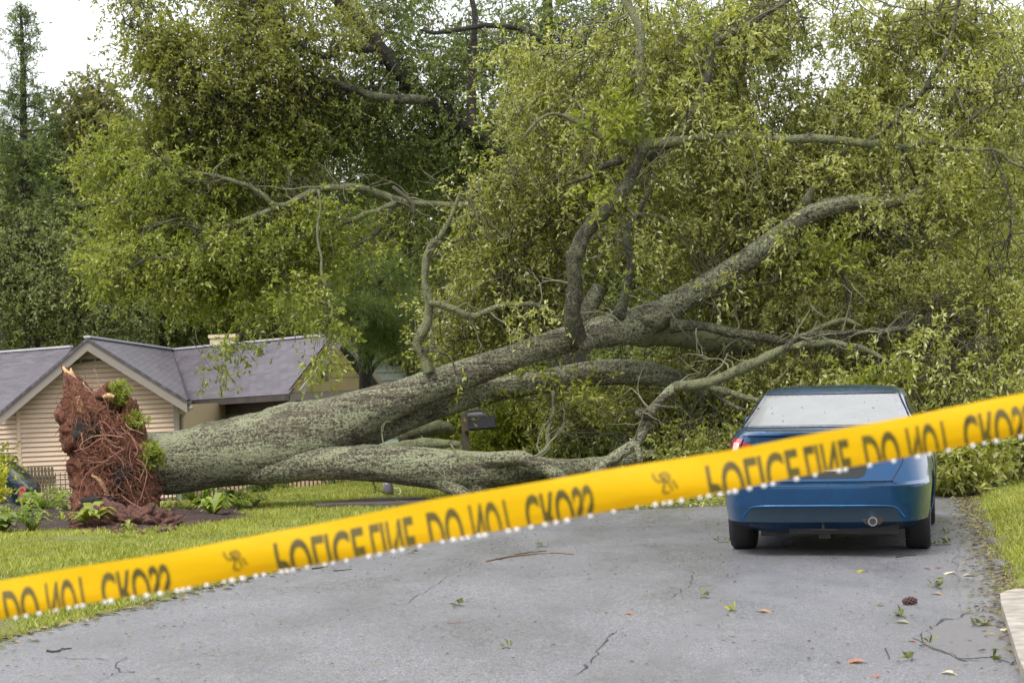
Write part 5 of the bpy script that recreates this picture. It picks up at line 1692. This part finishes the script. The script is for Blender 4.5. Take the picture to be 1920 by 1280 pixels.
# licence recess, plate
patch('plate_recess', CAR, M['seam'], lambda u, z: (u * np.interp(z, [.68, .71, .86], [.30, .36, .40]), yr_(u * .38, z, .004), z), lin(-1, 1, 12), lin(.685, .86, 8))
patch('number_plate', CAR, M['plate'], lambda u, z: (u * .152, yr_(0, .77, .012) - (z - .77) * .05, z), lin(-1, 1, 3), lin(.745, .865, 3))
mb = MB(); y0_ = yr_(0, .885); mb.box(-.33, .33, y0_ - .028, y0_ + .01, .875, .90); mb.build('plate_garnish', M['chrome'], CAR)
# tail lamps: red shell with clear centre wrapped round the corner
for s in (-1, 1):
    def lampf(off, fx0, fx1, z0, z1):
        def f(u, v):
            # param u runs from boot side to the flank round the corner
            z = z0 + (z1 - z0) * v
            yr, yf, w, n = K['par'](z); yc = (yr + yf) / 2; L = (yf - yr) / 2
            q = fx0 + (fx1 - fx0) * u                    # 0..1 on rear face x/w ; >1 round the flank
            uu, vv_ = (q, -1) if q <= 1 else (1, -1 + (q - 1))
            r_ = (abs(uu) ** n + abs(vv_) ** n) ** (-1 / n)
            return (s * (w * uu * r_ + off), yc + L * vv_ * r_ - off, z)
        return f
    lamp = patch('tail_lamp', CAR, M['red'], lampf(.006, .865, 1.13, .885, 1.022), lin(0, 1, 18), lin(0, 1, 8))
    patch('clear_lens', lamp, M['clear'], lampf(.010, .885, 1.03, .90, .99), lin(0, 1, 14), lin(0, 1, 6))
    patch('boot_lamp', CAR, M['red'], lampf(.006, .72, .835, .905, .985), lin(0, 1, 8), lin(0, 1, 5))
# bumper lines: crease, lower valance
mb = MB()
P = [(x, yr_(x, z) - .003, z) for x, z in [(-.68, .355), (-.64, .41), (-.60, .445), (-.52, .455)] + [(x, .457) for x in lin(-.45, .45, 12)] + [(.52, .455), (.60, .445), (.64, .41), (.68, .355)]]
mb.tube(catmull(P, 2), .006, 5)
mb.build('crease_highlight', paint('crease highlight paint', (.012, .12, .27)), CAR)  # lighter blue paints in the highlight along the crease
patch('valance_road_reflection', CAR, simple('valance', (.008, .024, .042), .45), lambda u, z: (u * np.interp(z, [.318, .44], [.66, .60]), yr_(u * .6, z, .003), z), lin(-1, 1, 20), lin(.318, .44, 5))  # darker blue paints in the road's dark reflection on the lower bumper
mb = MB(); P = [(x, yr_(x, .622) - .002, .622) for x in lin(-.85, .85, 40)]
mb.tube(P, .004, 5); mb.build('bumper_seam', M['seam'], CAR)
# emblem: chrome H in a rounded frame
EM = empty('emblem', (0, yr_(0, .985, .012), .985)); EM.parent = CAR
mb = MB()
for s in (-1, 1):
    mb.beam((s * .022, 0, -.03), (s * .027, 0, .032), .014, .014, Vector((0, 1, 0)))
mb.beam((-.022, 0, .0), (.022, 0, .0), .014, .012, Vector((0, 1, 0)))
fr_ = [(.05 * math.copysign(abs(math.cos(a)) ** .5, math.cos(a)), 0, .045 * math.copysign(abs(math.sin(a)) ** .5, math.sin(a))) for a in lin(0, 2 * math.pi, 33)]
mb.tube(fr_, .006, 5); mb.build('badge', M['chrome'], EM)
# exhaust
mb = MB()
ye = yr_(.42, .36)
mb.lathe([(.030, -.02), (.034, -.05), (.034, .35), (.030, .36)], (.42, ye + .0, .325), 'Y', 20)
mb.build('exhaust_pipe', M['steel'], CAR, smooth=True, sharp=40)
mb = MB(); mb.lathe([(.036, -.055), (.040, -.06), (.040, .05), (.036, .055)], (.42, ye, .325), 'Y', 24)
mb.build('exhaust_tip', M['rim'], CAR, smooth=True, sharp=40)
mb = MB(); mb.lathe([(.029, 0), (.029, .004)], (.42, ye - .063, .325), 'Y', 20); mb.build('exhaust_bore', M['black'], CAR)
mb = MB()
sec = [(.085 * math.cos(a), .05 * math.sin(a)) for a in lin(0, 2 * math.pi, 25)[:-1]]
mb.poly([(.42 + x, yr_(.42, .34, .006), .335 + z) for x, z in sec])
mb.build('exhaust_shroud', M['steel'], CAR)
# under body
mb = MB()
mb.box(-.56, .56, -.62, 3.2, .17, .26); mb.box(-.30, .62, -.80, -.42, .20, .34); mb.box(-.72, .72, -.06, .06, .25, .33); mb.box(-.05, .05, -.78, -.5, .16, .22)
mb.tube([(.42, -.9, .325), (.35, -.4, .28), (.2, .8, .22), (.1, 2.0, .22)], .03, 8)
mb.build('underbody', M['underbody'], CAR)
mb = MB(); mb.box(-.01, .01, -.94, -.90, .25, .33); mb.box(-.10, .12, -.94, -.91, .245, .255); mb.build('tow_eye', M['underbody'], CAR)
for x, s in ((-.77, -1), (.77, 1)):
    for y in (0, prm_wb): wheel(CAR, x, y, s)
# door handles, mirrors, shut lines
for s in (-1, 1):
    mb = MB()
    for y in (.30, 1.25):
        x = xs_(y, .93); mb.tube([(s * (x + .0), y, .93), (s * (x + .03), y + .03, .935), (s * (x + .03), y + .15, .935), (s * x, y + .18, .93)], .012, 6)
    mb.build('door_handle', M['paint'], CAR, smooth=True)
    mb = MB()
    for y in (1.15,):
        mb.tube([(s * (xs_(y, z) + .001), y, z) for z in lin(.28, 1.05, 12)], .004, 4)
    mb.build('door_gap', M['seam'], CAR); mb = MB()
    mb.tube([(s * (xs_(y, z) + .001), y, z) for y, z in ((.05, 1.05), (.12, .9), (.22, .78), (.38, .62), (.42, .45), (.44, .28))], .004, 4)
    mb.build('door_gap', M['seam'], CAR)
    mb = MB(); x = xs_(2.05, 1.08)
    blob(mb, (s * (x + .13), 2.08, 1.10), .10, .055, .065, .02, 3, 18, 10)
    mb.tube([(s * x, 2.1, 1.06), (s * (x + .1), 2.1, 1.08)], .02, 6)
    mb.build('side_mirror', M['paint'], CAR, smooth=True)
# leaves stuck on the glass
mb = MB()
rr_ = random.Random(4)
for i in range(13):
    x = rr_.uniform(-.55, .5); z = rr_.uniform(1.13, 1.34); y = yr_(x, z, .011)
    a = rr_.uniform(0, 3); L = rr_.uniform(.006, .018)
    dx, dz = math.cos(a) * L, math.sin(a) * L * .33
    mb.poly([(x - dx, yr_(x - dx, z - dz, .011), z - dz + .008), (x + .003, yr_(x, z, .013), z + .004 + .007), (x + dx, yr_(x + dx, z + dz, .011), z + dz + .008), (x - .003, yr_(x, z, .013), z - .004 + .009)])
tag(mb.build('leaf_scraps', M['twig'], None), 'small leaf scraps stuck to the rear window of the blue car', 'leaf scraps', kind='stuff').matrix_world = Matrix.LocRotScale(CAR.location, CAR.rotation_euler, None)

# dark car parked by the house, seen side on at the left edge
SUV = [(.24, -.60, 3.4, .80, 4), (.30, -.80, 3.55, .86, 4), (.42, -.92, 3.7, .90, 4), (.62, -.95, 3.75, .92, 4.2), (.66, -.86, 3.75, .92, 4.2), (.80, -.80, 3.72, .92, 4.2), (.95, -.76, 3.3, .90, 4.2), (1.02, -.72, 2.8, .88, 4.4),
       (1.05, -.70, 2.55, .86, 4.6), (1.20, -.58, 2.3, .80, 5), (1.36, -.40, 2.0, .72, 5), (1.44, -.24, 1.85, .68, 5), (1.50, .1, 1.6, .62, 4), (1.52, .4, 1.3, .5, 3)]
p = at(50, 930, 37)
S2 = empty('parked_hatchback', (p.x - .0, 0, 0))
rot = math.radians(89)
S2.rotation_euler = (0, 0, rot)
# rear end of the car at photo x = 61
rear = at(61, 930, 36)
fwd = Vector((-math.sin(rot), math.cos(rot), 0))
loc = rear + fwd * .93 + Vector((0, .85, 0))
S2.location = (loc.x, loc.y, -.92)
tag(S2, 'dark teal car parked beside the house, only its tail in view', 'car')
K2 = make_car(S2, SUV, M['paint_suv'])
for s in (-1, 1):
    patch('side_window', S2, M['glass'], lambda u, z: (s * K2['xside'](-.25 + 2.2 * u, z, .004), np.interp(z, [1.06, 1.4], [-.42, -.12]) * (1 - u) + np.interp(z, [1.06, 1.4], [2.1, 1.7]) * u, z), lin(0, 1, 12), lin(1.06, 1.40, 8))
    patch('tail_lamp', S2, M['red'], lambda u, z: (s * K2['xside'](-.72 + .07 * u, z, .006), -.74 + .09 * u, z), lin(0, 1, 6), lin(.80, 1.0, 5))
    for y in (0, prm_wb): wheel(S2, s * .80, y, s)
patch('rear_window', S2, M['glass'], lambda u, z: (.6 * u, K2['yrear'](.6 * u, z, .004), z), lin(-1, 1, 12), lin(1.1, 1.42, 8))

# ------------------------------------------------------------------ barrier tape
TA, TB_ = at(-260, 1172, 4.12), at(2180, 731, 3.78)     # centre line ends
tapeW = .078
TL = (TB_ - TA).length
tdir = (TB_ - TA).normalized()
tup = Vector((0, 0, 1)); tup = (tup - tdir * tup.dot(tdir)).normalized()
tnor = tdir.cross(tup)                                    # points away or toward the camera
if tnor.y > 0: tnor = -tnor                               # toward the camera
def tape_pt(s, v, off=0.0):
    """s metres along, v -0.5..0.5 across (top positive)"""
    wdt = tapeW * (.90 + .10 * math.sin(math.pi * min(1, s / TL * .95))) * (1 + .03 * math.sin(s * 5.3 + 1))
    c = TA + tdir * s
    bow = .005 * math.cos(v * math.pi) + .003 * math.sin(s * 9 + v * 4) + .0016 * math.sin(s * 31)
    ed_ = .0022 * math.sin(s * 6.1) + .001 * math.sin(s * 17)
    return c + tup * (v * wdt + ed_) + tnor * (bow + off)
def s_of(px):
    """position along the tape for a photo column"""
    lo, hi = 0.0, TL
    for _ in range(40):
        mid = (lo + hi) / 2
        q = RM.transposed() @ (tape_pt(mid, 0) - Vector((0, 0, CAMH)))
        x = 960 + FPX * q.x / -q.z
        if x < px: lo = mid
        else: hi = mid
    return lo
TP = empty('barrier_tape', TA)
tag(TP, 'yellow police line tape stretched across the road in front, wet along its lower edge', 'barrier tape')
W(TP)
patch('ribbon', TP, M['tape'], lambda s, v: tape_pt(s, v), lin(0, TL, 420), lin(-.5, .5, 13))
mb = MB()
# lower edge folded under
patch('fold', TP, M['tape'], lambda s, v: tape_pt(s, -.5 + .30 * v, -.004 - .006 * v) + tup * (-.0015), lin(0, TL, 300), lin(0, 1, 4))


def text_mesh(body, shear=0):
    cu = bpy.data.curves.new('txt', 'FONT'); cu.body = body; cu.offset = .022; cu.resolution_u = 4
    ob = bpy.data.objects.new('txt', cu); sc.collection.objects.link(ob)
    dg = bpy.context.evaluated_depsgraph_get()
    me = bpy.data.meshes.new_from_object(ob.evaluated_get(dg))
    bpy.data.objects.remove(ob)
    return me


def tape_text(word, px0, px1):
    """one word printed on the tape, seen through the back: flipped top to bottom, cut by the fold"""
    me = text_mesh(word)
    bm = bmesh.new(); bm.from_mesh(me)
    xs_all = [v.co.x for v in bm.verts]; x0, x1 = min(xs_all), max(xs_all)
    cap = .70
    for v in bm.verts: v.co.y = v.co.y / cap           # 0 letter foot (shown at the top), 1 letter head
    bmesh.ops.bisect_plane(bm, geom=bm.verts[:] + bm.edges[:] + bm.faces[:], plane_co=(0, .60, 0), plane_no=(0, 1, 0), clear_outer=True)
    bmesh.ops.triangulate(bm, faces=bm.faces[:])
    bmesh.ops.subdivide_edges(bm, edges=[e for e in bm.edges if e.calc_length() > .25], cuts=2)
    s0, s1 = s_of(px0), s_of(px1)
    for v in bm.verts:
        yy = 1 - v.co.y
        # v.co.y: 0 foot of letter (shown at top)
        tt = (v.co.x - x0) / (x1 - x0)
        across = .18 - (v.co.y) * 1.13
        v.co = tape_pt(s0 + (s1 - s0) * tt, across, .0006)
    # map check: letter foot (y=0 original) -> top
    bmesh.ops.triangulate(bm, faces=bm.faces[:])
    me2 = bpy.data.meshes.new('printed_word'); bm.to_mesh(me2); bm.free()
    bpy.data.meshes.remove(me)
    return link('printed_word', me2, M['ink'], TP)


words = [('POLICE', 0, 168), ('LINE', 180, 262), ('DO', 288, 352), ('NOT', 368, 446), ('CROSS', 470, 600)]
def print_line(p0, scale=1.0):
    for w_, a, b in words: tape_text(w_, p0 + a * scale, p0 + b * scale)
def emblem(p0):
    mb = MB()
    s0 = s_of(p0)
    def T(x, y): return tape_pt(s0 + x * .001, y, .0008)
    strokes = [[(0, .24), (2, .12), (7, .02), (14, .0), (22, .06)], [(12, .14), (20, .20), (28, .18), (32, .08), (26, .0), (18, -.02)], [(13, .20), (14, .10), (20, .09), (26, .12)],
               [(22, -.02), (18, -.14), (14, -.26), (20, -.30), (26, -.28)], [(28, -.02), (30, -.14), (33, -.26)], [(36, .0), (40, -.14), (43, -.22)]]
    for st in strokes:
        P = catmull([(x, y) for x, y in st], 4)
        for a, b in zip(P[:-1], P[1:]):
            d = np.array([b[0] - a[0], (b[1] - a[1]) * 78]); n_ = np.array([-d[1], d[0]]) / (np.linalg.norm(d) + 1e-6) * 1.9
            f = lambda p, sg: T(p[0] + sg * n_[0], p[1] + sg * n_[1] / 78)
            mb.quad(f(a, -1), f(b, -1), f(b, 1), f(a, 1))
    for i, v in enumerate(mb.v): pass
    mb.build('printed_emblem', M['ink'], TP)
print_line(-283, 1.0); emblem(422)
print_line(514, .995); emblem(1226)
print_line(1324, 1.02)

# rain drops hanging along the tape's lower edge
rd = random.Random(12)
drop = None
s = s_of(-20)
send = s_of(1935)
def drop_mesh():
    mb = MB()
    R = .0048
    mb.lathe([(.0004, R * 1.1), (.4 * R, R * .9), (.8 * R, R * .45), (R, 0), (.85 * R, -R * .55), (.5 * R, -R * .88), (.0004, -R)], (0, 0, 0), 'Z', 14)
    return mb
while s < send:
    q = tape_pt(s, -.5) + tnor * -.002 - Vector((0, 0, .0040))
    if drop is None:
        drop = drop_mesh().build('rain_drop', M['water'], None, smooth=True)
        tag(drop, 'clear rain drop hanging from the lower edge of the yellow tape', 'rain drop', 'rain drops along the tape')
        o = drop
    else:
        o = drop.copy(); sc.collection.objects.link(o)
    o.location = q
    k = rd.uniform(.75, 1.15); o.scale = (k * rd.uniform(1, 1.15), k, k)
    s += rd.choice([.012, .017, .022, .028, .036, .046])


# ------------------------------------------------------------------ debris on the road
def tagd(o, lb, cat, grp=None): return tag(o, lb, cat, grp)
mb = MB(); c = ground(1705, 1134, .028)
for i in range(46):
    t = i / 46; a = i * 2.4
    r_ = .030 * math.sin(math.pi * (.12 + .8 * t)); x = -.048 + .096 * t
    d = Vector((.35, math.cos(a), math.sin(a)))
    b = c + Vector((x, math.cos(a) * r_ * .6, math.sin(a) * r_ * .6))
    e_ = c + Vector((x + .012, math.cos(a) * r_ * 1.15, math.sin(a) * r_ * 1.05))
    mb.tube([b, (b + e_) / 2 + d * .001, e_], [.004, .009, .004], 5)
blob(mb, c, .046, .02, .02, .1, 9, 12, 8)
tagd(mb.build('pine_cone', M['cone']), 'dark brown pine cone lying on the asphalt behind the car', 'pine cone')

def sprig(px, py, n, size, mat, label, seed, grp='leaf sprigs dropped on the road', up=.6, name='leaf_sprig'):
    r = np.random.default_rng(seed)
    c = np.array(ground(px, py, .006))
    t = W(empty(name, tuple(c))); tag(t, label, 'leaf sprig', grp)
    a = r.uniform(0, 2 * np.pi)
    d0 = np.array([math.cos(a), math.sin(a), 0])
    tt = r.uniform(-.5, .5, n)
    B = c + d0 * tt[:, None] * size + r.normal(0, .006, (n, 3)) * np.array([1, 1, .3]); B[:, 2] = c[2] + .006 + np.abs(r.normal(0, .01, n))
    D = unit(r.normal(0, 1, (n, 3)) + d0 * .5); D[:, 2] = np.abs(D[:, 2]) * up
    D = unit(D)
    V = leaf_quads(B, D, unit(r.normal(0, .5, (n, 3)) + np.array([0, -.4, .6])), r.uniform(.04, .075, n), r.uniform(.014, .026, n))
    V[:, 2] = np.maximum(V[:, 2], c[2] + .002)
    link('leaves', fast_mesh('leaves', V, 4, {'rnd': r.random(n), 'clump': r.random(n)}), mat, t)
    mb = MB(); mb.tube([Vector(c - d0 * size * .5), Vector(c) + Vector((0, 0, .008)), Vector(c + d0 * size * .55)], .0025, 4)
    mb.build('twig', M['twig_dark'], t)
M['leaf_brown'] = leaf_mat('fallen brown leaves', [(0.120, 0.060, 0.024), (0.336, 0.180, 0.072), (0.552, 0.384, 0.192)], trans=.15)
M['stickbrown'] = simple('brown stick', (.17, .11, .075), .8, var=.3, scale=20)
M['sprig'] = leaf_mat('torn green leaves', [(.04, .06, .012), (.10, .125, .02), (.21, .23, .05)], trans=.2)
M['leaf_red'] = leaf_mat('reddish leaves', [(0.168, 0.048, 0.024), (0.336, 0.108, 0.048), (0.504, 0.216, 0.096)], trans=.15)
M['leaf_pale'] = leaf_mat('pale dead leaves', [(0.360, 0.300, 0.168), (0.552, 0.480, 0.312), (0.696, 0.636, 0.432)], trans=.15)
sprig(858, 1137, 7, .07, M['sprig'], 'single green sprig alone in the middle of the road', 201, up=1)
sprig(1375, 1147, 6, .07, M['leaf_yellow'], 'upright yellow green leaf pair left of the pine cone', 202, up=2)
sprig(1757, 1103, 18, .17, M['sprig'], 'green sprig lying between pine cone and car', 203)
sprig(1765, 1022, 18, .18, M['sprig'], 'green sprig beside the right rear wheel', 204)
sprig(1015, 1026, 9, .12, M['sprig'], 'spiky green sprig near the tape, above the long stick', 205, up=1)
sprig(1734, 1212, 7, .08, M['sprig'], 'green leaves standing at the tip of the road patch', 206, up=2)
sprig(1692, 1158, 12, .14, M['sprig'], 'yellow green leaf litter just below the pine cone', 207)
sprig(1320, 1122, 4, .06, M['sprig'], 'small flat green leaf in front of the car', 208)
sprig(1870, 1240, 6, .09, M['sprig'], 'green leaf fragments by the concrete kerb', 209)
sprig(1710, 1238, 7, .10, M['sprig'], 'low yellow leaves just below the road patch', 210)
sprig(950, 1217, 3, .05, M['sprig'], 'tiny green leaf below the middle of the road', 211)
sprig(1843, 1175, 12, .12, M['sprig'], 'green sprig on the road patch beside the kerb', 212)
sprig(1775, 1000, 9, .12, M['sprig'], 'small sprig in the gutter ahead of the rear wheel', 213)
sprig(770, 1038, 5, .07, M['sprig'], 'tiny green sprig right under the tape', 214)
sprig(1365, 1018, 9, .2, M['sprig'], 'flattened leaves left of the left rear wheel', 215)

def flat_leaf(px, py, L, mat, label, seed, grp='dead leaves lying on the road'):
    r = random.Random(seed); c = ground(px, py, .007)
    a = r.uniform(-.6, .6); n = 7
    # lobed oak leaf outline
    pts = []
    for k in range(n * 2 + 1):
        u = k / (n * 2); w = .26 * math.sin(math.pi * min(1, u * .95 + .04)) * (1.15 if k % 2 else .55)
        pts.append((u - .5, w))
    out = pts + [(x, -w) for x, w in pts[::-1]]
    mb = MB()
    ca, sa = math.cos(a), math.sin(a)
    f = lambda x, w: (c.x + L * (x * ca - w * sa), c.y + L * 1.6 * (x * sa + w * ca), c.z + .010 * math.sin(x * 5 + seed) + .012 * abs(w))
    for i in range(len(pts) - 1):
        mb.quad(f(*pts[i]), f(*pts[i + 1]), f(pts[i + 1][0], -pts[i + 1][1]), f(pts[i][0], -pts[i][1]))
    me = mb.mesh('dead_leaf')
    for k_ in ('rnd', 'clump'):
        at_ = me.attributes.new(k_, 'FLOAT', 'FACE'); at_.data.foreach_set('value', [r.random()] * len(me.polygons))
    tag(link('dead_leaf', me, mat), label, 'leaf', grp)
for i, (px, py, L, mt, lb) in enumerate([
    (1749, 1066, .14, 'leaf_red', 'curled rust red leaf right of the sedan rear bumper'), (1771, 1076, .17, 'leaf_pale', 'pale pointed leaf just below the rust red one'),
    (1612, 1073, .11, 'leaf_yellow', 'flat yellow leaf directly behind the sedan'), (1778, 1264, .10, 'leaf_pale', 'pale lobed leaf at the bottom edge of the photo'),
    (1436, 1148, .13, 'leaf_brown', 'tan leaf between the upright green leaf and the cone'), (1185, 1152, .10, 'leaf_red', 'thin red brown leaf left of the upright green leaf'),
    (1722, 1203, .12, 'leaf_red', 'orange brown leaf at the tip of the road patch'), (1636, 1271, .09, 'leaf_red', 'dark red leaf at the bottom edge'),
    (1598, 1242, .16, 'leaf_red', 'long brown leaf below the pale scuff'), (1690, 1168, .11, 'leaf_pale', 'pale leaf under the litter below the pine cone'),
    (1818, 1080, .12, 'leaf_pale', 'bleached leaf near the grass edge'), (1765, 1084, .10, 'leaf_yellow', 'yellowish leaf above the green sprig'),
    (683, 1192, .07, 'leaf_pale', 'pale yellow leaf flat on the road at left of centre'), (1868, 1184, .15, 'leaf_pale', 'pale leaf against the concrete kerb'),
    (1308, 1172, .06, 'leaf_yellow', 'small yellow leaf left of the pale scuff'), (1650, 1136, .08, 'leaf_lime', 'olive leaf left of the pine cone'), (1758, 1115, .10, 'leaf_brown', 'brown leaf just under the green sprig')]):
    flat_leaf(px, py, L, M[mt], lb, 300 + i)

def stick(pxs, r_, label, mat=None, grp='sticks and twigs on the road'):
    P = [ground(x, y, .008) for x, y in pxs]
    mb = MB(); S = catmull([tuple(p) for p in P], 6)
    mb.tube([Vector(s_) + Vector((0, .0, .006 * random.random())) for s_ in S], [r_ * (1 - .5 * k / len(S)) for k in range(len(S))], 5)
    tag(mb.build('stick', mat or M['twig_dark'], smooth=True), label, 'stick', grp)
stick([(910, 1054), (950, 1046), (1000, 1040), (1040, 1038), (1075, 1040)], .010, 'long brown stick lying in the middle of the road', M['stickbrown'])
stick([(935, 1050), (975, 1040), (1025, 1034)], .006, 'thin stick resting against the long brown one')
stick([(88, 1222), (105, 1224), (118, 1219), (134, 1217)], .007, 'crooked dark twig at lower left of the road')
stick([(585, 1068), (600, 1066), (614, 1063)], .007, 'short dark twig just under the tape')
stick([(624, 1072), (645, 1070), (660, 1068)], .005, 'thin twig right of the short dark one under the tape')
stick([(1680, 1046), (1700, 1043), (1717, 1042)], .006, 'straight twig behind the rear bumper')
stick([(1660, 1218), (1664, 1226), (1668, 1236)], .004, 'thin forked twig left of the road patch')
stick([(838, 1171), (850, 1170), (866, 1169)], .003, 'fine reddish twig in the centre foreground', M['root'])
stick([(380, 1105), (400, 1101), (420, 1097)], .006, 'dark twig by the left road edge under the tape')

# fine litter, one mass: crumbs, needles and leaf bits on the asphalt and along the gutters
def litter():
    r = np.random.default_rng(5)
    n1, n2, n3 = 3800, 5200, 2600
    y = 9 + 19 * r.random(n1) ** .9; x = xl(y) + (xr(y) - xl(y)) * r.random(n1)
    y2 = 10.5 + 16 * r.random(n2); x2 = xr(y2) - np.abs(r.normal(0, .14, n2)) + .06
    y3 = 12 + 14 * r.random(n3); x3 = xl(y3) + np.abs(r.normal(0, .13, n3)) - .06
    X = np.concatenate([x, x2, x3]); Y = np.concatenate([y, y2, y3]); n = len(X)
    B = np.stack([X, Y, gh(X, Y) + .012], -1)
    a = r.normal(0, .5, n); D = np.stack([np.cos(a), np.sin(a), r.normal(0, .06, n)], -1)
    L = np.where(r.random(n) < .3, r.uniform(.03, .10, n), r.uniform(.008, .035, n))
    L[n1:n1 + n2] = r.uniform(.02, .065, n2)
    Wd = np.where(L > .04, .005, L * .5); Wd[n1:] = L[n1:] * .4
    V = leaf_quads(B, unit(D), unit(np.stack([r.normal(0, .2, n), r.normal(-.3, .2, n), np.ones(n)], -1)), L, Wd)
    me = fast_mesh('leaf_litter', V, 4, {'rnd': r.random(n), 'clump': r.random(n)})
    return link('leaf_litter', me, leaf_mat('litter', [(.02, .013, .01), (.07, .045, .03), (.12, .13, .03), (.26, .18, .10)], trans=.05))
tag(litter(), 'fine litter of leaf bits and needles over the asphalt and along its edges', 'leaf litter', kind='stuff')

# worn kerb stones along the right edge of the road
kb = [(1838, 962, 10), (1842, 990, 14), (1848, 1020, 13), (1858, 1060, 16), (1852, 1000, 10)]
for i, (px, py, h) in enumerate(kb):
    c = ground(px, py)
    mb = MB(); blob(mb, (c.x + .06, c.y, c.z + .0), .055, .12 + .02 * i, .05, .35, 7, 16, 10)
    tag(mb.build('kerb_stone', M['stone'], smooth=True), ['farthest rough grey kerb stone at the grass edge, beside the sedan', 'second farthest kerb stone at the grass edge, beside the rear wheel', 'middle kerb stone at the grass edge, with a dark gap above it', 'nearest and largest kerb stone at the grass edge', 'kerb stone tucked between the second and the middle one'][i], 'kerb stone', 'worn kerb stones at the grass edge')
# branch litter on the far road under the crown
rr_ = random.Random(31)
def brush():
    r = np.random.default_rng(8)
    n = 5200
    px = r.uniform(1080, 1420, n); Y = r.uniform(24.2, 26.6, n)
    x = (px - 960) / FPX * Y
    B = np.stack([x, Y, gh(x, Y) + .02 + np.abs(r.normal(0, .08, n))], -1)
    V = leaf_quads(B, unit(r.normal(0, 1, (n, 3)) * np.array([1, 1, .4])), unit(r.normal(0, .6, (n, 3)) + np.array([0, 0, .7])), r.uniform(.06, .1, n), r.uniform(.02, .035, n))
    return link('fallen_leaves', fast_mesh('fallen_leaves', V, 4, {'rnd': r.random(n), 'clump': r.random(n)}), M['leaf_fallen'])
tag(brush(), 'leafy brush strewn on the far road under the fallen crown', 'fallen leaves', kind='stuff')
for o in list(bpy.data.objects):
    if o.get("_world") is not None: del o["_world"]
